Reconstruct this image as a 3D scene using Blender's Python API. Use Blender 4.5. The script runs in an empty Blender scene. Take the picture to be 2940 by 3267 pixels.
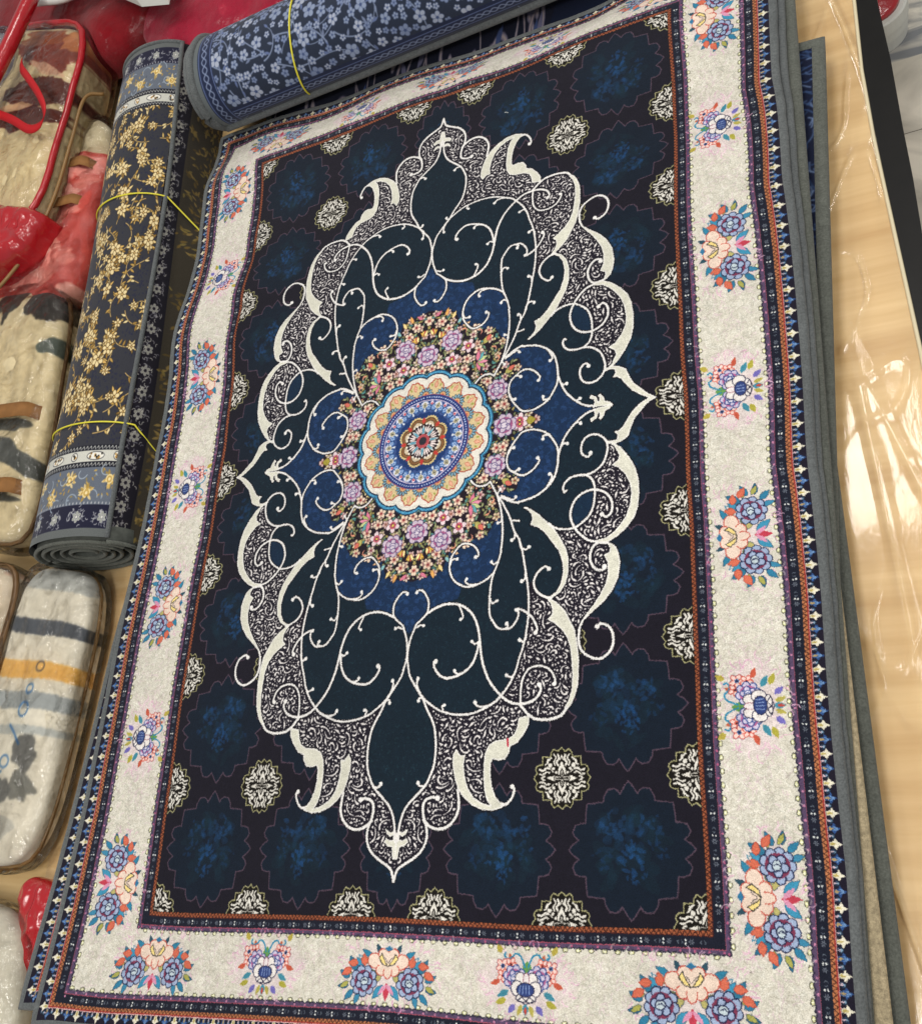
import bpy, bmesh, math, random
import numpy as np
from mathutils import Vector, Matrix, noise
SC=bpy.context.scene
# ------------------------------------------------ camera, light, exposure
cd=bpy.data.cameras.new('camera'); cam=bpy.data.objects.new('camera',cd); SC.collection.objects.link(cam)
cd.sensor_fit='HORIZONTAL'; cd.sensor_width=36; cd.lens=36*3187.24/2940; cd.clip_start=.05; cd.clip_end=60
_r=Vector((0.88094725,0.03932638,-0.47157754)); _d=Vector((-0.13925914,-0.93086746,-0.33777606)); _f=Vector((-0.45225969,0.36323437,-0.81456857))
M=Matrix((_r,-_d,-_f)).transposed().to_4x4(); M.translation=Vector((0.97894309,-0.88219006,1.58869803)); cam.matrix_world=M
SC.camera=cam
w=bpy.data.worlds.new('World'); SC.world=w; w.use_nodes=True
bg=w.node_tree.nodes['Background']; bg.inputs[0].default_value=(1.0,.985,.96,1); bg.inputs[1].default_value=.30
def area(name,loc,sx,sy,e,col,tgt=None):
    l=bpy.data.lights.new(name,'AREA'); l.shape='RECTANGLE'; l.size=sx; l.size_y=sy; l.energy=e; l.color=col
    o=bpy.data.objects.new(name,l); SC.collection.objects.link(o); o.location=loc
    if tgt: o.rotation_euler=(Vector(tgt)-Vector(loc)).to_track_quat('-Z','Y').to_euler()
    return o
WARM=(1,.965,.91)
for i,(x,y) in enumerate(((-1.5,-1.4),(.45,-1.5),(2.3,-1.1),(-1.5,1.2),(.5,1.1),(2.3,1.3),(-.4,3.2))):
    area('ceiling_lamp',(x,y,2.75),.6,.6,27 if x>0 and y<0 else 20 if y<0 else 17,WARM)
for i,(x,y) in enumerate(((-.55,-.2),(1.35,.1),(-.6,2.2),(1.4,2.4))):
    area('ceiling_tube_lamp',(x,y,2.7),.06,1.2,5.5,(1,.97,.92))
SC.view_settings.view_transform='Standard'; SC.view_settings.look='None'; SC.view_settings.exposure=.10; SC.view_settings.gamma=1
SC.render.engine='CYCLES'; SC.cycles.use_denoising=True; SC.cycles.max_bounces=8; SC.cycles.transparent_max_bounces=16
SC.cycles.sample_clamp_indirect=4
# ------------------------------------------------ traced rug drawing (tenths of a millimetre, rug coordinates)
STROKES = [
("106,-3304 129,-3266 217,-3268 302,-3349 384,-3502 391,-3662 353,-3769 232,-3883 152,-3955 94,-4090 38,-4256 7,-4467 12,-4633 39,-4754 94,-4949 226,-5145 390,-5353 648,-5548 830,-5632 1073,-5689 1356,-5693 1588,-5634 1846,-5514 1982,-5397 2147,-5198 2266,-4969 2324,-4777 2412,-4528 2475,-4216 2499,-3926 2489,-3629 2447,-3323 2388,-3010 2329,-2724 2247,-2463 2143,-2291 2033,-1989 1854,-1641 1729,-1443 1583,-1173","s",1),
("1729,-1443 1815,-1700 1868,-1966 1896,-2210 1899,-2449 1884,-2636 1886,-2684 1825,-2912 1746,-3122 1708,-3352 1698,-3628 1718,-3903 1805,-4060 1905,-4172 2032,-4196 2157,-4177 2247,-4081 2294,-3982 2291,-3878 2256,-3853","e",1),
("2256,-3853 2302,-3842 2428,-3898 2554,-4005 2634,-4128 2681,-4247 2645,-4316","e",1.1),
("1744,-3091 1603,-3200 1409,-3274 1195,-3298 1005,-3215 878,-3090 805,-2905 808,-2695 892,-2543 1021,-2413 1174,-2409 1314,-2483 1395,-2590 1409,-2687 1352,-2712","e",1),
("353,-3769 543,-3668 760,-3610 963,-3621 1151,-3685 1341,-3841 1449,-4032 1507,-4231 1540,-4440 1582,-4704 1662,-4951 1777,-5167 1982,-5397 2150,-5513 2330,-5554 2522,-5535 2670,-5454 2744,-5323 2715,-5240","e",1.2),
("2360,-5588 2359,-5440 2366,-5305 2403,-5115 2522,-4956 2702,-4911 2879,-4963 2980,-5078 3022,-5229 2985,-5240","e",1),
("1514,-4394 1475,-4611 1387,-4807 1232,-4942 1026,-5017 831,-5028 695,-4942 605,-4821 590,-4718 627,-4705","e",1.15),
("1049,-3645 1124,-3791 1155,-3901 1107,-3936","e",0.9),
("157,-4018 240,-3978 310,-3992","e",0.9),
("1514,-4394 1435,-4433 1369,-4384","e",0.9),
("1248,-4943 1120,-4965 1038,-4932 1036,-4903","e",0.9),
("390,-5353 298,-5220 255,-5089 275,-5011","e",1),
("390,-5360 317,-5370 311,-5412","e",0.9),
("828,-5597 801,-5540 849,-5515","e",0.9),
("1982,-5410 1816,-5533 1648,-5575 1523,-5556 1472,-5492","e",1),
("2236,-5037 2176,-5082 2083,-5043","e",0.9),
("1830,-2866 1751,-2904 1699,-2850","e",0.9),
("807,-2808 851,-2700 954,-2696","e",0.9),
("1409,-3274 1242,-3256 1163,-3184 1185,-3139","e",0.9),
("1704,-3583 1757,-3679 1851,-3643","e",0.9),
("2016,-4195 2093,-4157 2068,-4096","e",1),
("2410,-3151 2399,-3272 2338,-3311","e",1),
("2470,-4332 2426,-4457 2333,-4422","e",1),
("1876,-1951 1855,-2044 1791,-2067","e",0.9),
("2085,-2061 2231,-2081","n",1),
("2160,-2309 2149,-2434 2102,-2460","e",1),
("1831,-1508 2000,-1599 2099,-1630 2138,-1580","e",0.9),
("1746,-1462 1809,-1374","e",0.9),
("2247,-2463 2302,-2643 2399,-2686 2460,-2647","e",1),
("1833,-1541 2018,-1650 2184,-1707 2215,-1696 2376,-1672 2565,-1620 2767,-1491 2905,-1321 2972,-1091 2993,-854 3039,-701 3119,-505 3246,-333 3422,-169 3565,-80 3721,-43","n",1.1),
("2993,-886 2968,-689 2880,-512 2767,-361 2620,-268 2456,-212 2273,-219 2175,-283 2045,-442 1949,-608 1921,-802 1977,-976 2113,-1081 2196,-1136 2327,-1149 2471,-1075 2565,-977 2604,-903 2571,-840","e",1),
("2808,-385 2686,-387 2671,-458","e",1),
("3039,-685 3102,-631 3165,-642","e",1),
("3294,-277 3358,-231 3436,-266","e",1),
("2782,-1462 2858,-1329 2864,-1250 2824,-1220","e",1),
("1950,-641 1997,-550 2064,-529","e",1),
("2079,-1059 2184,-1011","e",1),
("1583,-1173 1484,-1231 1348,-1233 1224,-1162 1132,-1046","n",1),
("3628,-919 3597,-977 3536,-975 3459,-898 3445,-769 3493,-634 3602,-557 3740,-558 3861,-628 3935,-729 3963,-860 3930,-1027 3853,-1187 3702,-1303 3536,-1347 3399,-1334 3246,-1358 3140,-1436 3095,-1541 3120,-1631 3161,-1611","s2",1.1),
("3536,-1355 3642,-1435 3703,-1585 3711,-1789 3683,-2002 3604,-2176 3472,-2297 3340,-2372 3205,-2386 3053,-2366 2914,-2301 2835,-2228","n",1.05),
("3771,-2702 3596,-2648 3417,-2489 3309,-2322 3253,-2160 3264,-1990 3344,-1814 3479,-1708 3614,-1669 3748,-1678 3911,-1756 4013,-1893 4041,-2035 4012,-2168 3926,-2233 3846,-2177","e",1.15),
("2864,-3125 2817,-3078 2756,-3083 2636,-3191 2580,-3337 2608,-3475 2696,-3589 2835,-3669 2941,-3690","s",1.1),
("3957,-2742 3771,-2729 3672,-2823 3638,-2999 3691,-3154 3792,-3246 3905,-3235 3905,-3190","e",1.2),
("3471,-4295 3455,-4504 3489,-4658 3572,-4760 3723,-4844 3860,-4846 3985,-4758 4055,-4627 4065,-4476 4020,-4335 3926,-4259 3844,-4239 3788,-4291","e",1.15),
("3213,-5650 3126,-5764 2954,-5829 2782,-5836 2623,-5811 2492,-5727 2404,-5630 2360,-5588","n",1.25),
("2011,-7234 2111,-7209 2196,-7121 2244,-7007 2236,-6943 2205,-6931","e",1.1),
("1179,-6970 1210,-7177 1201,-7319 1131,-7460 1000,-7575 833,-7613 677,-7574 563,-7483 515,-7339 515,-7196 574,-7118 697,-7081 792,-7102","e",1.3),
("530,-7457 591,-7561 610,-7754 543,-7935 396,-8078 216,-8183 80,-8268 32,-8366 2,-8487","n",1.2),
("390,-5353 485,-5554 594,-5739 667,-5906 702,-6111 713,-6314 693,-6540 630,-6711 529,-6894 349,-7062 198,-7205 111,-7349 58,-7519 38,-7689 19,-7820","n",1.1),
("545,-6888 434,-6892 383,-6838","e",1),
]
CRESCENTS = [
"4919,40 4762,-16 4628,-95 4461,-232 4367,-362 4273,-505 4196,-571 4113,-571 4171,-646 4154,-737 4056,-759 3950,-728 3965,-778 4099,-809 4235,-768 4356,-695 4421,-516 4500,-354 4623,-228 4759,-84 4918,10",
"4010,-774 4098,-853 4191,-1041 4167,-1146 4047,-1227 4165,-1285 4294,-1443 4377,-1623 4402,-1809 4370,-2047 4297,-2263 4197,-2402 4098,-2526 3942,-2643 3770,-2676 3771,-2721 3943,-2726 4126,-2626 4295,-2473 4422,-2308 4496,-2107 4529,-1840 4522,-1567 4470,-1332 4359,-1115 4216,-913 4055,-779",
"2325,-1832 2399,-1883 2482,-1974 2510,-2089 2474,-2202 2618,-2261 2763,-2390 2875,-2544 2971,-2680 3050,-2781 3132,-3019 3153,-3217 3114,-3437 3029,-3592 2911,-3669 2835,-3659 2851,-3690 2941,-3687 3088,-3598 3188,-3445 3235,-3226 3227,-2954 3170,-2750 3074,-2569 2947,-2367 2787,-2190 2626,-2026 2463,-1892 2349,-1828",
"2851,-3686 2929,-3789 2968,-3895 2963,-4011 2890,-4084 3010,-4159 3144,-4284 3247,-4433 3304,-4604 3329,-4840 3339,-5112 3319,-5351 3258,-5534 3185,-5649 3227,-5657 3277,-5613 3351,-5485 3412,-5303 3434,-5117 3444,-4820 3419,-4543 3377,-4316 3289,-4139 3199,-3959 3064,-3816 2957,-3733",
"3957,-2742 4007,-2845 4000,-2919 3902,-2975 3967,-3108 3976,-3330 3936,-3516 3841,-3711 3731,-3889 3605,-4051 3506,-4185 3456,-4322 3463,-4407 3492,-4269 3549,-4146 3704,-4001 3897,-3831 4034,-3655 4142,-3418 4176,-3129 4141,-2948 4098,-2840 4028,-2772",
"2514,-5761 2507,-5899 2419,-6055 2331,-6157 2288,-6208 2156,-6258 2143,-6362 2071,-6465 1953,-6489 1834,-6461 1791,-6538 1788,-6733 1822,-6927 1892,-7094 1981,-7189 2083,-7215 2026,-7259 1853,-7309 1663,-7296 1467,-7218 1297,-7088 1185,-6944 1117,-6761 1069,-6549 1070,-6390 1121,-6299 1211,-6407 1295,-6396 1270,-6554 1301,-6764 1368,-6960 1494,-7116 1660,-7207 1830,-7246 1747,-7143 1698,-6989 1678,-6796 1672,-6562 1697,-6366 1770,-6236 1888,-6173 2126,-6146 2243,-6076 2302,-5959 2331,-5801",
"3691,-25 3735,-111 3718,-190 3639,-225 3661,-278 3756,-213 3781,-128 3797,-89 3827,-128 3841,-213 3802,-230 3839,-270 3895,-190 3928,-97 4013,-62 4076,-7",
"9,-7689 34,-7637 117,-7676 224,-7611 182,-7689 121,-7728 54,-7689 53,-7794 126,-7807 203,-7768 238,-7820 163,-7885 69,-7898 54,-8028 39,-8106 4,-8107",
]
SIL_PTS = "4919,22 4623,-228 4500,-354 4421,-516 4356,-695 4235,-768 4100,-806 4216,-913 4359,-1115 4470,-1332 4522,-1567 4529,-1840 4496,-2107 4422,-2308 4295,-2473 4126,-2626 3957,-2727 4084,-2823 4141,-2948 4176,-3129 4142,-3418 4034,-3655 3897,-3831 3704,-4001 3549,-4146 3492,-4269 3456,-4434 3462,-4574 3438,-4710 3444,-4820 3434,-5117 3412,-5303 3351,-5485 3256,-5639 3126,-5777 2954,-5842 2782,-5849 2623,-5824 2514,-5761 2507,-5899 2419,-6055 2331,-6157 2288,-6208 2156,-6258 2143,-6362 2071,-6465 1953,-6489 1834,-6461 1791,-6538 1788,-6733 1822,-6927 1892,-7094 1981,-7189 2026,-7259 1853,-7309 1663,-7296 1467,-7218 1297,-7088 1178,-6944 1210,-7177 1201,-7319 1131,-7460 1000,-7575 833,-7613 677,-7574 564,-7496 591,-7561 610,-7754 543,-7935 396,-8078 216,-8183 80,-8268 32,-8366 2,-8487"
TEAL_PTS = "4919,31 4628,-95 4461,-232 4367,-362 4273,-505 4196,-571 4113,-571 4171,-646 4154,-737 4056,-759 3935,-729 3963,-860 3930,-1027 3853,-1187 3702,-1303 3536,-1347 3642,-1435 3703,-1585 3711,-1789 3683,-2002 3604,-2176 3472,-2297 3340,-2372 3205,-2386 3053,-2366 2914,-2301 2789,-2253 2948,-2414 3050,-2781 3192,-3026 3197,-3222 3144,-3440 3059,-3595 2911,-3677 2835,-3669 2696,-3589 2608,-3475 2564,-3335 2518,-3345 2473,-3371 2489,-3629 2499,-3926 2475,-4216 2412,-4528 2324,-4777 2266,-4969 2147,-5198 1982,-5397 1846,-5514 1588,-5634 1356,-5693 1073,-5689 830,-5632 648,-5548 390,-5353 485,-5554 594,-5739 667,-5906 702,-6111 713,-6314 693,-6540 630,-6711 529,-6894 349,-7062 198,-7205 111,-7349 58,-7519 38,-7689 19,-7820"
BLUE_PTS = "3721,-34 3565,-80 3422,-169 3246,-333 3119,-505 3039,-701 2993,-854 2972,-1091 2905,-1321 2767,-1491 2565,-1620 2376,-1672 2215,-1696 2184,-1707 2018,-1650 1833,-1541 1815,-1700 1868,-1966 1896,-2210 1899,-2449 1884,-2636 1886,-2684 1825,-2912 1746,-3122 1603,-3200 1409,-3274 1195,-3306 1078,-3302 1075,-3397 1024,-3517 874,-3550 706,-3565 456,-3652 361,-3770 232,-3883 152,-3955 41,-4085 -14,-4143"
FLOR_PTS = "2570,-62 2422,-181 2173,-216 2041,-291 1963,-510 1903,-749 1928,-1001 2065,-1122 2168,-1285 2125,-1440 1927,-1426 1743,-1396 1787,-1631 1769,-1951 1677,-2099 1554,-2290 1288,-2335 1059,-2467 788,-2530 698,-2730 624,-2900 437,-2960 162,-3026 -20,-3070"
EYE_PTS = "3733,-1699 3614,-1697 3494,-1742 3360,-1863 3288,-2024 3291,-2196 3339,-2341 3472,-2266 3603,-2145 3676,-1985 3711,-1804"
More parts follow.
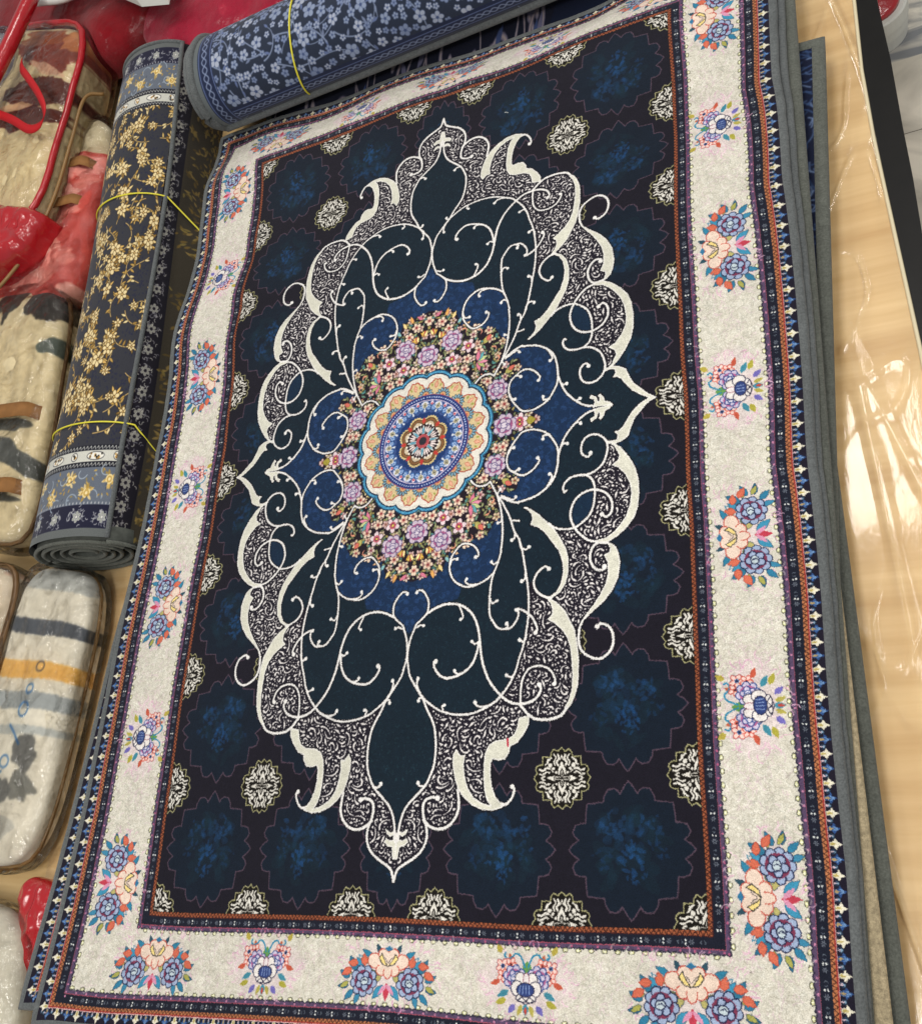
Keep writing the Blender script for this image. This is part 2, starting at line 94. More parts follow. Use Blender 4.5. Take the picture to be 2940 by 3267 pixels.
RUG_GRID = "-8273,-11671,400 -7611,-11618,349 -6951,-11588,285 -6302,-11568,224 -5672,-11543,166 -5053,-11522,113 -4444,-11500,65 -3840,-11477,25 -3229,-11452,0 -2604,-11424,0 -1983,-11396,0 -1366,-11371,0 -752,-11348,0 -139,-11332,0 473,-11327,0 1083,-11331,0 1693,-11338,0 2301,-11344,0 2910,-11348,0 3517,-11350,0 4124,-11351,0 4729,-11352,0 5332,-11356,0 5929,-11361,0 6518,-11368,0 7097,-11378,0 7672,-11387,0 -8240,-11233,398 -7570,-11169,347 -6884,-11170,283 -6228,-11162,222 -5603,-11137,165 -4991,-11116,112 -4392,-11094,65 -3795,-11071,24 -3191,-11047,0 -2572,-11020,0 -1956,-10994,0 -1342,-10969,0 -731,-10947,0 -121,-10929,0 488,-10926,0 1097,-10933,0 1704,-10940,0 2312,-10946,0 2919,-10949,0 3526,-10949,0 4134,-10949,0 4740,-10949,0 5344,-10951,0 5943,-10955,0 6533,-10963,0 7109,-10974,0 7679,-10984,0 -8222,-10793,378 -7524,-10753,330 -6819,-10764,269 -6152,-10764,212 -5530,-10741,157 -4932,-10713,107 -4343,-10689,62 -3755,-10667,23 -3157,-10643,0 -2543,-10618,0 -1931,-10594,0 -1321,-10572,0 -711,-10552,0 -104,-10534,0 503,-10533,0 1109,-10539,0 1714,-10546,0 2320,-10551,0 2926,-10552,0 3534,-10550,0 4141,-10547,0 4748,-10545,0 5354,-10546,0 5956,-10550,0 6547,-10558,0 7121,-10570,0 7685,-10582,0 -8198,-10369,359 -7478,-10344,313 -6762,-10346,256 -6079,-10342,201 -5461,-10328,149 -4879,-10305,101 -4300,-10284,58 -3719,-10262,22 -3126,-10240,0 -2518,-10218,0 -1910,-10196,0 -1302,-10178,0 -695,-10164,0 -88,-10153,0 515,-10148,0 1118,-10150,0 1722,-10154,0 2326,-10158,0 2932,-10156,0 3539,-10151,0 4146,-10145,0 4753,-10141,0 5360,-10141,0 5965,-10145,0 6561,-10152,0 7131,-10166,0 7689,-10178,0 -8174,-9949,340 -7444,-9921,297 -6720,-9916,242 -6020,-9901,190 -5411,-9900,141 -4840,-9893,96 -4267,-9876,55 -3690,-9857,21 -3101,-9837,0 -2497,-9817,0 -1893,-9799,0 -1288,-9784,0 -682,-9776,0 -75,-9775,0 525,-9764,0 1125,-9761,0 1727,-9763,0 2331,-9765,0 2936,-9761,0 3542,-9752,0 4149,-9743,0 4756,-9735,0 5363,-9734,0 5971,-9740,0 6569,-9747,0 7138,-9761,0 7695,-9773,0 -8146,-9530,321 -7415,-9502,280 -6692,-9489,229 -5992,-9470,180 -5393,-9480,133 -4819,-9480,91 -4244,-9467,52 -3668,-9451,20 -3082,-9434,0 -2481,-9416,0 -1880,-9400,0 -1278,-9387,0 -677,-9378,0 -74,-9375,0 527,-9369,0 1129,-9367,0 1731,-9369,0 2334,-9371,0 2939,-9365,0 3545,-9353,0 4151,-9340,0 4758,-9329,0 5365,-9326,0 5974,-9332,0 6573,-9341,0 7146,-9352,0 7703,-9366,0 -8115,-9115,303 -7390,-9088,264 -6677,-9071,215 -6002,-9061,169 -5398,-9069,126 -4811,-9067,85 -4231,-9057,49 -3653,-9043,19 -3068,-9028,0 -2469,-9013,0 -1871,-9000,0 -1272,-8988,0 -674,-8977,0 -78,-8962,0 528,-8968,0 1131,-8970,0 1733,-8972,0 2336,-8973,0 2941,-8965,0 3547,-8952,0 4153,-8937,0 4759,-8924,0 5366,-8917,0 5977,-8923,0 6579,-8935,0 7158,-8941,0 7712,-8959,0 -8088,-8702,284 -7368,-8677,248 -6670,-8660,202 -6012,-8652,159 -5400,-8655,118 -4808,-8653,80 -4224,-8645,46 -3644,-8634,17 -3059,-8621,0 -2462,-8609,0 -1865,-8597,0 -1267,-8587,0 -669,-8579,0 -69,-8576,0 531,-8570,0 1133,-8569,0 1735,-8569,0 2339,-8569,0 2944,-8562,0 3549,-8550,0 4154,-8535,0 4760,-8521,0 5369,-8512,0 5978,-8514,0 6580,-8524,0 7175,-8531,0 7725,-8555,0 -8067,-8291,266 -7351,-8268,232 -6664,-8250,189 -6018,-8241,149 -5405,-8239,110 -4808,-8237,75 -4222,-8231,43 -3640,-8222,16 -3054,-8212,0 -2459,-8201,0 -1863,-8191,0 -1265,-8183,0 -666,-8179,0 -66,-8176,0 533,-8169,0 1134,-8164,0 1736,-8162,0 2340,-8161,0 2945,-8157,0 3550,-8146,0 4153,-8133,0 4758,-8120,0 5367,-8111,0 5976,-8111,0 6579,-8115,0 7176,-8127,0 7733,-8152,0 -8053,-7880,248 -7336,-7861,216 -6656,-7839,176 -6024,-7829,138 -5410,-7823,103 -4812,-7819,70 -4223,-7814,40 -3639,-7808,15 -3053,-7800,0 -2458,-7791,0 -1863,-7782,0 -1265,-7775,0 -666,-7770,0 -66,-7766,0 533,-7760,0 1133,-7754,0 1736,-7751,0 2341,-7751,0 2947,-7750,0 3550,-7742,0 4152,-7730,0 4755,-7719,0 5362,-7713,0 5971,-7713,0 6577,-7716,0 7168,-7729,0 7731,-7750,0 -8043,-7469,230 -7326,-7454,201 -6651,-7427,164 -6029,-7414,129 -5416,-7405,95 -4818,-7400,65 -4228,-7396,37 -3642,-7392,14 -3055,-7386,0 -2461,-7378,0 -1865,-7369,0 -1267,-7362,0 -667,-7356,0 -68,-7351,0 532,-7345,0 1131,-7340,0 1734,-7337,0 2339,-7338,0 2947,-7342,0 3549,-7338,0 4148,-7327,0 4749,-7318,0 5354,-7316,0 5964,-7319,0 6572,-7321,0 7162,-7332,0 7724,-7349,0 -8030,-7057,212 -7325,-7037,185 -6654,-7013,151 -6033,-6996,119 -5426,-6986,88 -4827,-6980,60 -4236,-6976,35 -3647,-6973,13 -3058,-6968,0 -2465,-6960,0 -1869,-6952,0 -1269,-6944,0 -670,-6938,0 -70,-6932,0 529,-6927,0 1129,-6923,0 1730,-6921,0 2336,-6925,0 2945,-6933,0 3546,-6931,0 4142,-6922,0 4741,-6915,0 5344,-6917,0 5955,-6924,0 6567,-6926,0 7162,-6935,0 7714,-6950,0 -8019,-6644,195 -7329,-6620,170 -6659,-6598,139 -6043,-6578,109 -5439,-6565,81 -4840,-6558,55 -4246,-6553,32 -3655,-6550,12 -3064,-6546,0 -2468,-6539,0 -1871,-6531,0 -1272,-6524,0 -672,-6517,0 -73,-6511,0 526,-6507,0 1126,-6505,0 1726,-6506,0 2331,-6512,0 2938,-6521,0 3538,-6521,0 4135,-6515,0 4734,-6510,0 5338,-6512,0 5949,-6525,0 6562,-6529,0 7158,-6538,0 7713,-6551,0 -8012,-6231,178 -7339,-6203,155 -6665,-6183,126 -6054,-6161,99 -5452,-6146,74 -4853,-6136,50 -4258,-6130,29 -3665,-6125,11 -3071,-6121,0 -2472,-6116,0 -1873,-6109,0 -1274,-6102,0 -674,-6094,0 -74,-6089,0 524,-6086,0 1122,-6086,0 1722,-6090,0 2324,-6097,0 2927,-6105,0 3527,-6107,0 4127,-6105,0 4730,-6104,0 5337,-6109,0 5949,-6121,0 6559,-6130,0 7150,-6141,0 7720,-6153,0 -8012,-5814,161 -7339,-5789,140 -6681,-5767,114 -6065,-5746,90 -5463,-5728,67 -4865,-5715,45 -4269,-5705,26 -3675,-5699,10 -3077,-5695,0 -2475,-5692,0 -1874,-5687,0 -1274,-5680,0 -674,-5672,0 -75,-5667,0 523,-5665,0 1119,-5668,0 1717,-5674,0 2315,-5682,0 2915,-5689,0 3516,-5693,0 4119,-5696,0 4728,-5699,0 5339,-5707,0 5951,-5719,0 6558,-5731,0 7150,-5743,0 7728,-5756,0 -8014,-5396,144 -7345,-5374,126 -6696,-5352,103 -6075,-5332,81 -5472,-5312,60 -4873,-5295,41 -4278,-5282,23 -3682,-5274,9 -3081,-5271,0 -2476,-5270,0 -1873,-5266,0 -1273,-5260,0 -673,-5252,0 -74,-5246,0 522,-5247,0 1117,-5252,0 1712,-5259,0 2308,-5267,0 2905,-5274,0 3505,-5280,0 4112,-5287,0 4726,-5296,0 5343,-5307,0 5956,-5320,0 6562,-5332,0 7155,-5345,0 7737,-5359,0 -8017,-4978,128 -7351,-4959,112 -6704,-4939,91 -6080,-4919,72 -5475,-4898,53 -4877,-4877,36 -4283,-4860,21 -3685,-4851,8 -3081,-4850,0 -2473,-4851,0 -1869,-4849,0 -1269,-4844,0 -670,-4836,0 -70,-4829,0 524,-4831,0 1117,-4839,0 1709,-4847,0 2302,-4855,0 2896,-4862,0 3495,-4868,0 4106,-4878,0 4726,-4893,0 5347,-4908,0 5961,-4922,0 6568,-4934,0 7163,-4949,0 7747,-4964,0 -8021,-4560,112 -7354,-4544,98 -6705,-4526,80 -6079,-4507,63 -5471,-4486,47 -4873,-4463,32 -4280,-4442,18 -3683,-4433,7 -3075,-4435,0 -2466,-4438,0 -1861,-4438,0 -1261,-4433,0 -663,-4426,0 -64,-4420,0 528,-4423,0 1119,-4430,0 1709,-4439,0 2299,-4446,0 2892,-4452,0 3490,-4459,0 4102,-4472,0 4727,-4492,0 5350,-4512,0 5966,-4526,0 6574,-4536,0 7173,-4554,0 7756,-4570,0 -8023,-4142,96 -7355,-4129,84 -6700,-4115,69 -6071,-4097,54 -5459,-4076,40 -4861,-4053,27 -4268,-4032,16 -3670,-4024,6 -3063,-4026,0 -2454,-4030,0 -1849,-4031,0 -1250,-4028,0 -653,-4022,0 -57,-4018,0 534,-4021,0 1123,-4028,0 1712,-4035,0 2301,-4041,0 2893,-4047,0 3492,-4054,0 4105,-4070,0 4730,-4092,0 5354,-4116,0 5969,-4132,0 6578,-4139,0 7186,-4162,0 7764,-4177,0 -8024,-3724,81 -7352,-3716,71 -6690,-3705,58 -6061,-3688,45 -5444,-3668,34 -4843,-3647,23 -4248,-3630,13 -3649,-3622,5 -3044,-3624,0 -2437,-3629,0 -1834,-3631,0 -1236,-3629,0 -641,-3624,0 -49,-3621,0 541,-3623,0 1129,-3629,0 1717,-3634,0 2307,-3639,0 2900,-3645,0 3501,-3654,0 4114,-3671,0 4736,-3694,0 5358,-3719,0 5972,-3738,0 6580,-3748,0 7185,-3768,0 7772,-3786,0 -8016,-3309,67 -7346,-3304,58 -6679,-3295,47 -6051,-3278,37 -5430,-3260,28 -4824,-3243,19 -4225,-3231,11 -3625,-3226,4 -3022,-3227,0 -2418,-3232,0 -1817,-3235,0 -1221,-3233,0 -629,-3229,0 -40,-3227,0 549,-3228,0 1137,-3233,0 1725,-3237,0 2316,-3240,0 2910,-3245,0 3512,-3255,0 4124,-3272,0 4744,-3295,0 5362,-3321,0 5973,-3342,0 6578,-3358,0 7181,-3377,0 7778,-3395,0 -7994,-2899,52 -7329,-2893,46 -6672,-2885,37 -6044,-2867,29 -5421,-2852,22 -4806,-2842,15 -4200,-2835,9 -3599,-2833,3 -2999,-2834,0 -2398,-2838,0 -1800,-2841,0 -1207,-2840,0 -618,-2835,0 -30,-2832,0 557,-2834,0 1145,-2838,0 1735,-2840,0 2326,-2842,0 2922,-2847,0 3524,-2857,0 4134,-2874,0 4750,-2897,0 5366,-2922,0 5971,-2946,0 6571,-2967,0 7175,-2987,0 7781,-3004,0 -7967,-2494,39 -7308,-2484,34 -6659,-2478,28 -6036,-2457,22 -5409,-2446,16 -4786,-2442,11 -4176,-2440,6 -3574,-2441,2 -2976,-2443,0 -2380,-2446,0 -1786,-2447,0 -1195,-2445,0 -608,-2440,0 -22,-2437,0 566,-2438,0 1154,-2441,0 1744,-2443,0 2337,-2444,0 2934,-2449,0 3535,-2459,0 4141,-2475,0 4753,-2498,0 5367,-2525,0 5968,-2553,0 6561,-2577,0 7166,-2598,0 7784,-2615,0 -7938,-2090,26 -7286,-2076,23 -6641,-2075,19 -6019,-2054,15 -5388,-2046,11 -4764,-2045,7 -4152,-2047,4 -3551,-2050,2 -2956,-2052,0 -2364,-2053,0 -1774,-2052,0 -1186,-2049,0 -600,-2043,0 -14,-2040,0 573,-2039,0 1163,-2041,0 1754,-2043,0 2348,-2045,0 2945,-2050,0 3544,-2059,0 4145,-2075,0 4750,-2099,0 5359,-2129,0 5961,-2161,0 6550,-2187,0 7152,-2208,0 7788,-2226,0 -7915,-1684,14 -7266,-1674,13 -6624,-1671,10 -5992,-1659,8 -5361,-1652,6 -4741,-1649,4 -4132,-1652,2 -3531,-1658,1 -2940,-1661,0 -2352,-1660,0 -1766,-1656,0 -1180,-1651,0 -595,-1644,0 -8,-1640,0 580,-1639,0 1170,-1640,0 1763,-1642,0 2358,-1645,0 2955,-1650,0 3552,-1658,0 4148,-1673,0 4746,-1698,0 5348,-1735,0 5961,-1770,0 6546,-1798,0 7134,-1816,0 7793,-1835,0 -7894,-1277,4 -7250,-1270,4 -6609,-1267,3 -5972,-1261,2 -5337,-1256,2 -4724,-1249,1 -4117,-1254,1 -3518,-1265,0 -2930,-1267,0 -2345,-1264,0 -1761,-1258,0 -1176,-1251,0 -591,-1243,0 -4,-1238,0 585,-1237,0 1177,-1238,0 1770,-1240,0 2366,-1244,0 2963,-1248,0 3559,-1255,0 4151,-1267,0 4745,-1292,0 5354,-1336,0 5970,-1380,0 6554,-1409,0 7146,-1426,0 7792,-1442,0 -7871,-871,0 -7233,-865,0 -6596,-863,0 -5961,-859,0 -5331,-849,0 -4716,-840,0 -4113,-849,0 -3514,-865,0 -2928,-869,0 -2344,-866,0 -1760,-859,0 -1175,-849,0 -590,-840,0 -2,-834,0 589,-833,0 1182,-835,0 1776,-838,0 2371,-841,0 2968,-846,0 3563,-852,0 4151,-858,0 4745,-879,0 5363,-935,0 5978,-990,0 6569,-1019,0 7168,-1035,0 7796,-1046,0 -7846,-465,1 -7215,-458,1 -6584,-456,1 -5955,-453,0 -5329,-439,0 -4711,-425,0 -4118,-439,0 -3523,-459,0 -2932,-468,0 -2346,-465,0 -1761,-457,0 -1176,-446,0 -589,-436,0 -1,-429,0 592,-428,0 1185,-431,0 1779,-434,0 2374,-438,0 2968,-442,0 3562,-447,0 4149,-448,0 4739,-456,0 5369,-532,0 5989,-599,0 6585,-626,0 7187,-639,0 7806,-648,0 -7823,-55,2 -7200,-48,2 -6571,-47,2 -5945,-45,1 -5321,-31,1 -4703,-14,0 -4124,-30,0 -3532,-54,0 -2940,-65,0 -2352,-62,0 -1765,-52,0 -1178,-41,0 -590,-30,0 0,-23,0 594,-23,0 1188,-26,0 1781,-29,0 2373,-32,0 2965,-36,0 3558,-40,0 4146,-40,0 4727,-33,0 5372,-130,0 5995,-200,0 6595,-225,0 7201,-237,0 7817,-244,0 -7801,356,4 -7185,366,4 -6556,366,4 -5924,365,3 -5290,372,2 -4690,383,1 -4118,368,0 -3536,346,0 -2948,339,0 -2359,344,0 -1770,355,0 -1181,366,0 -590,376,0 2,382,0 597,381,0 1191,378,0 1783,376,0 2372,374,0 2960,373,0 3548,371,0 4135,373,0 4726,366,0 5357,288,0 5987,217,0 6599,188,0 7210,173,0 7826,165,0 -7776,768,9 -7173,783,9 -6540,780,7 -5911,781,5 -5265,775,3 -4679,779,2 -4112,766,1 -3538,747,0 -2955,746,0 -2367,754,0 -1777,765,0 -1185,776,0 -591,784,0 4,787,0 600,786,0 1194,783,0 1784,781,0 2370,781,0 2953,783,0 3537,785,0 4127,783,0 4726,763,0 5346,704,0 5977,644,0 6598,609,0 7215,591,0 7834,581,0 -7743,1176,17 -7165,1206,17 -6521,1194,14 -5906,1199,10 -5274,1192,6 -4681,1186,4 -4113,1174,2 -3543,1160,1 -2963,1161,0 -2375,1169,0 -1784,1179,0 -1189,1188,0 -593,1194,0 6,1195,0 604,1191,0 1198,1187,0 1786,1187,0 2368,1190,0 2949,1194,0 3532,1197,0 4124,1192,0 4728,1168,0 5345,1121,0 5972,1071,0 6596,1037,0 7218,1015,0 7840,1000,0 -7704,1581,30 -7134,1615,29 -6508,1612,25 -5895,1615,18 -5282,1612,11 -4692,1605,6 -4123,1595,3 -3552,1584,1 -2973,1583,0 -2385,1589,0 -1792,1597,0 -1195,1604,0 -596,1607,0 6,1605,0 606,1599,0 1201,1593,0 1788,1593,0 2368,1598,0 2947,1605,0 3531,1609,0 4125,1603,0 4731,1581,0 5349,1541,0 5971,1500,0 6594,1467,0 7219,1443,0 7845,1424,0 -7665,1986,49 -7101,2023,47 -6494,2030,40 -5886,2033,29 -5286,2035,18 -4706,2033,10 -4139,2024,5 -3567,2014,2 -2986,2010,1 -2396,2012,0 -1801,2018,0 -1203,2023,0 -601,2024,0 3,2019,0 607,2009,0 1204,2000,0 1789,2000,0 2367,2007,0 2945,2017,0 3530,2023,0 4126,2019,0 4735,2000,0 5352,1966,0 5971,1932,0 6592,1901,0 7218,1873,0 7848,1850,0 -7623,2386,73 -7088,2439,71 -6483,2449,59 -5883,2456,43 -5287,2464,27 -4727,2468,15 -4162,2459,7 -3586,2447,3 -3001,2439,1 -2408,2438,0 -1811,2441,0 -1211,2445,0 -607,2445,0 -2,2438,0 604,2424,0 1204,2410,0 1789,2409,0 2364,2419,0 2942,2430,0 3529,2438,0 4127,2437,0 4736,2425,0 5353,2402,0 5968,2368,0 6586,2335,0 7215,2304,0 7850,2277,0 -7583,2781,100 -7090,2860,97 -6489,2874,81 -5898,2892,59 -5320,2907,37 -4761,2909,20 -4190,2896,10 -3607,2879,4 -3016,2867,1 -2420,2863,0 -1821,2865,0 -1220,2869,0 -616,2869,0 -10,2861,0 596,2845,0 1198,2827,0 1783,2824,0 2359,2832,0 2938,2843,0 3526,2853,0 4126,2857,0 4736,2851,0 5350,2833,0 5963,2802,0 6578,2768,0 7208,2735,0 7852,2703,0 -7584,3190,127 -7082,3266,123 -6514,3307,103 -5925,3332,75 -5371,3356,47 -4803,3353,26 -4217,3330,12 -3625,3307,5 -3028,3291,2 -2429,3285,1 -1829,3287,0 -1228,3292,0 -625,3294,0 -21,3287,0 583,3272,0 1183,3253,0 1771,3244,0 2352,3246,0 2933,3256,0 3523,3267,0 4125,3275,0 4736,3274,0 5349,3260,0 5958,3232,0 6567,3197,0 7195,3164,0 7852,3127,0 -7608,3605,148 -7113,3687,143 -6547,3739,120 -5933,3762,87 -5412,3800,55 -4829,3787,30 -4234,3755,14 -3636,3726,6 -3034,3708,2 -2432,3702,1 -1833,3705,0 -1235,3713,0 -634,3718,0 -32,3715,0 567,3701,0 1166,3679,0 1759,3663,0 2345,3658,0 2930,3665,0 3520,3677,0 4125,3688,0 4739,3692,0 5352,3683,0 5959,3656,0 6560,3619,0 7173,3589,0 7853,3548,0 -7625,4016,158 -7149,4108,153 -6585,4168,129 -5916,4175,94 -5384,4212,59 -4819,4199,32 -4232,4165,15 -3634,4134,6 -3030,4115,2 -2428,4110,1 -1832,4116,0 -1238,4129,0 -640,4139,0 -41,4139,0 553,4126,0 1152,4101,0 1750,4076,0 2342,4064,0 2931,4066,0 3522,4078,0 4129,4092,0 4748,4101,0 5362,4098,0 5965,4072,0 6564,4032,0 7155,4008,0 7843,3965,0 -7621,4417,156 -7139,4506,151 -6591,4575,127 -5929,4587,92 -5327,4595,58 -4787,4589,32 -4212,4558,15 -3616,4528,6 -3013,4510,2 -2415,4508,1 -1824,4518,0 -1235,4536,0 -643,4550,0 -43,4553,0 542,4544,0 1144,4512,0 1748,4479,0 2346,4460,0 2939,4458,0 3533,4469,0 4143,4484,0 4763,4496,0 5376,4501,0 5975,4477,0 6571,4440,0 7176,4411,0 7835,4376,0 -7588,4802,142 -7097,4888,138 -6555,4954,116 -5942,4983,84 -5343,4984,53 -4760,4967,29 -4178,4938,14 -3584,4910,6 -2985,4895,2 -2393,4896,1 -1807,4910,0 -1225,4931,0 -638,4948,0 -42,4951,0 543,4942,0 1147,4906,0 1755,4868,0 2358,4845,0 2955,4840,0 3554,4848,0 4164,4862,0 4782,4875,0 5393,4881,0 5987,4865,0 6579,4838,0 7191,4811,0 7837,4780,0 -7537,5174,119 -7038,5257,115 -6502,5316,97 -5911,5347,71 -5317,5349,44 -4726,5333,24 -4138,5307,12 -3543,5282,5 -2949,5270,2 -2363,5276,1 -1783,5294,0 -1206,5315,0 -623,5331,0 -33,5332,0 558,5318,0 1162,5283,0 1771,5245,0 2376,5220,0 2976,5213,0 3577,5220,0 4187,5232,0 4802,5242,0 5410,5246,0 5998,5240,0 6583,5226,0 7197,5206,0 7842,5179,0 -7487,5542,92 -6982,5622,89 -6442,5671,75 -5835,5683,54 -5253,5693,34 -4682,5690,19 -4095,5670,9 -3500,5648,4 -2909,5639,1 -2329,5650,0 -1756,5672,0 -1183,5693,0 -603,5705,0 -16,5703,0 579,5684,0 1183,5651,0 1792,5614,0 2398,5590,0 2999,5583,0 3599,5590,0 4206,5599,0 4817,5604,0 5424,5606,0 6004,5608,0 6581,5609,0 7194,5599,0 7846,5576,0 -7455,5916,65 -6953,5993,63 -6402,6032,53 -5758,6016,39 -5196,6039,24 -4645,6050,13 -4058,6035,6 -3459,6013,3 -2869,6006,1 -2296,6024,0 -1730,6050,0 -1161,6070,0 -583,6077,0 5,6070,0 601,6049,0 1206,6017,0 1815,5982,0 2420,5960,0 3019,5957,0 3616,5966,0 4218,5973,0 4825,5971,0 5426,5967,0 6006,5976,0 6573,5993,0 7175,5993,0 7846,5972,0 -7432,6290,43 -6940,6371,41 -6402,6415,35 -5742,6384,25 -5195,6409,16 -4628,6422,9 -4032,6408,4 -3427,6384,2 -2836,6379,1 -2269,6404,0 -1709,6434,0 -1142,6452,0 -564,6453,0 24,6440,0 620,6418,0 1225,6389,0 1834,6358,0 2438,6340,0 3033,6344,0 3626,6358,0 4224,6363,0 4826,6351,0 5426,6336,0 6013,6349,0 6573,6381,0 7145,6391,0 7831,6370,0 -7424,6667,26 -6921,6747,25 -6402,6803,21 -5769,6787,15 -5206,6802,10 -4620,6809,5 -4019,6796,2 -3412,6773,1 -2820,6769,0 -2256,6799,0 -1698,6830,0 -1131,6844,0 -551,6836,0 39,6816,0 635,6796,0 1237,6775,0 1844,6752,0 2446,6741,0 3036,6756,0 3626,6776,0 4222,6778,0 4824,6756,0 5429,6726,0 6028,6736,0 6586,6774,0 7165,6788,0 7817,6770,0 -7439,7057,14 -6946,7141,14 -6405,7195,12 -5768,7188,8 -5185,7199,5 -4613,7209,3 -4019,7200,1 -3417,7183,1 -2828,7183,0 -2260,7211,0 -1699,7242,0 -1129,7250,0 -544,7230,0 49,7200,0 644,7183,0 1241,7177,0 1841,7171,0 2437,7177,0 3025,7202,0 3615,7222,0 4213,7220,0 4818,7191,0 5430,7152,0 6034,7153,0 6602,7179,0 7188,7187,0 7821,7168,0 -7462,7452,4 -6984,7544,4 -6430,7602,4 -5774,7594,3 -5183,7607,2 -4618,7623,1 -4032,7619,1 -3434,7606,0 -2846,7608,0 -2276,7636,0 -1710,7667,0 -1135,7672,0 -544,7636,0 55,7591,0 648,7581,0 1238,7593,0 1830,7608,0 2419,7632,0 3006,7665,0 3599,7686,0 4200,7682,0 4808,7652,0 5422,7614,0 6026,7599,0 6612,7599,0 7208,7590,0 7832,7564,0 -7485,7847,-6 -7005,7936,-5 -6448,8002,-3 -5795,8006,-1 -5205,8028,0 -4642,8050,1 -4055,8047,0 -3458,8033,0 -2869,8033,0 -2296,8064,0 -1728,8102,0 -1148,8109,0 -549,8058,0 59,7990,0 649,7991,0 1232,8017,0 1817,8046,0 2400,8085,0 2986,8128,0 3581,8152,0 4187,8146,0 4797,8120,0 5410,8085,0 6019,8052,0 6619,8024,0 7225,7993,0 7846,7956,0 -7522,8242,-15 -7028,8329,-12 -6459,8396,-8 -5814,8417,-5 -5247,8458,-1 -4679,8481,0 -4084,8474,0 -3482,8458,0 -2889,8450,0 -2314,8486,0 -1744,8533,0 -1163,8552,0 -559,8500,0 59,8407,0 647,8416,0 1227,8442,0 1810,8468,0 2390,8513,0 2971,8569,0 3570,8597,0 4179,8590,0 4790,8569,0 5403,8540,0 6016,8492,0 6627,8439,0 7240,8389,0 7862,8339,0 -7553,8630,-22 -7062,8719,-18 -6486,8795,-13 -5861,8850,-8 -5306,8894,-2 -4711,8896,0 -4105,8887,0 -3503,8876,0 -2903,8856,0 -2326,8896,0 -1748,8941,0 -1168,8974,0 -566,8941,0 51,8862,0 647,8852,0 1229,8848,0 1817,8851,0 2396,8889,0 2973,8958,0 3572,8992,0 4183,8987,0 4794,8973,0 5405,8956,0 6023,8898,0 6640,8829,0 7258,8767,0 7880,8710,0 -7560,9007,-38 -7086,9102,-33 -6517,9189,-26 -5896,9272,-19 -5318,9285,-12 -4710,9260,-9 -4119,9283,-9 -3513,9270,-9 -2931,9297,-9 -2329,9287,-9 -1736,9305,-9 -1150,9332,-9 -550,9310,-9 58,9262,-9 644,9275,-9 1244,9213,-9 1841,9181,-9 2425,9200,-9 3002,9261,-9 3592,9313,-9 4201,9320,-9 4813,9315,-9 5422,9310,-9 6039,9262,-9 6658,9196,-9 7277,9132,-9 7899,9074,-9 -7765,9620,-288 -7277,9703,-281 -6745,9805,-273 -6107,9872,-265 -5482,9852,-256 -4854,9791,-252 -4253,9796,-252 -3650,9800,-252 -3071,9857,-252 -2466,9861,-252 -1862,9869,-252 -1260,9876,-252 -650,9844,-252 -39,9802,-252 556,9804,-252 1166,9748,-252 1775,9704,-252 2374,9701,-252 2967,9733,-252 3561,9786,-252 4167,9825,-252 4779,9851,-252 5393,9866,-252 6013,9844,-252 6638,9796,-252 7265,9742,-252 7893,9688,-252 -8081,10385,-664 -7513,10414,-656 -7021,10514,-647 -6393,10566,-638 -5736,10522,-628 -5067,10405,-624 -4433,10355,-624 -3826,10363,-624 -3242,10429,-624 -2656,10501,-624 -2048,10526,-624 -1432,10518,-624 -805,10467,-624 -175,10389,-624 441,10354,-624 1051,10345,-624 1668,10319,-624 2286,10299,-624 2903,10293,-624 3514,10326,-624 4116,10409,-624 4724,10488,-624 5341,10537,-624 5967,10546,-624 6600,10524,-624 7237,10486,-624 7876,10443,-624 -8271,11033,-886 -7647,11032,-879 -7107,11059,-870 -6507,11094,-860 -5847,11038,-851 -5157,10901,-846 -4501,10809,-846 -3890,10804,-846 -3298,10859,-846 -2715,10949,-846 -2109,10983,-846 -1485,10966,-846 -850,10899,-846 -210,10795,-846 417,10737,-846 1028,10752,-846 1648,10740,-846 2275,10710,-846 2908,10675,-846 3532,10683,-846 4124,10811,-846 4723,10935,-846 5337,11019,-846 5963,11060,-846 6597,11065,-846 7238,11048,-846 7881,11019,-846 -8269,11451,-890 -7625,11462,-883 -7024,11415,-873 -6416,11397,-864 -5768,11337,-855 -5102,11244,-850 -4435,11135,-850 -3811,11099,-850 -3210,11114,-850 -2614,11159,-850 -2008,11179,-850 -1386,11154,-850 -752,11085,-850 -116,10995,-850 506,10936,-850 1119,10926,-850 1735,10914,-850 2359,10885,-850 2988,10850,-850 3608,10861,-850 4196,10993,-850 4788,11133,-850 5394,11239,-850 6012,11304,-850 6640,11334,-850 7275,11338,-850 7913,11325,-850 -8252,11830,-890 -7610,11827,-883 -6969,11770,-873 -6339,11715,-864 -5694,11647,-855 -5040,11564,-850 -4373,11458,-850 -3725,11383,-850 -3118,11373,-850 -2516,11384,-850 -1907,11383,-850 -1286,11350,-850 -656,11284,-850 -23,11207,-850 595,11150,-850 1206,11124,-850 1819,11106,-850 2436,11085,-850 3052,11075,-850 3659,11114,-850 4256,11215,-850 4849,11346,-850 5451,11461,-850 6063,11542,-850 6685,11591,-850 7314,11613,-850 7948,11617,-850"
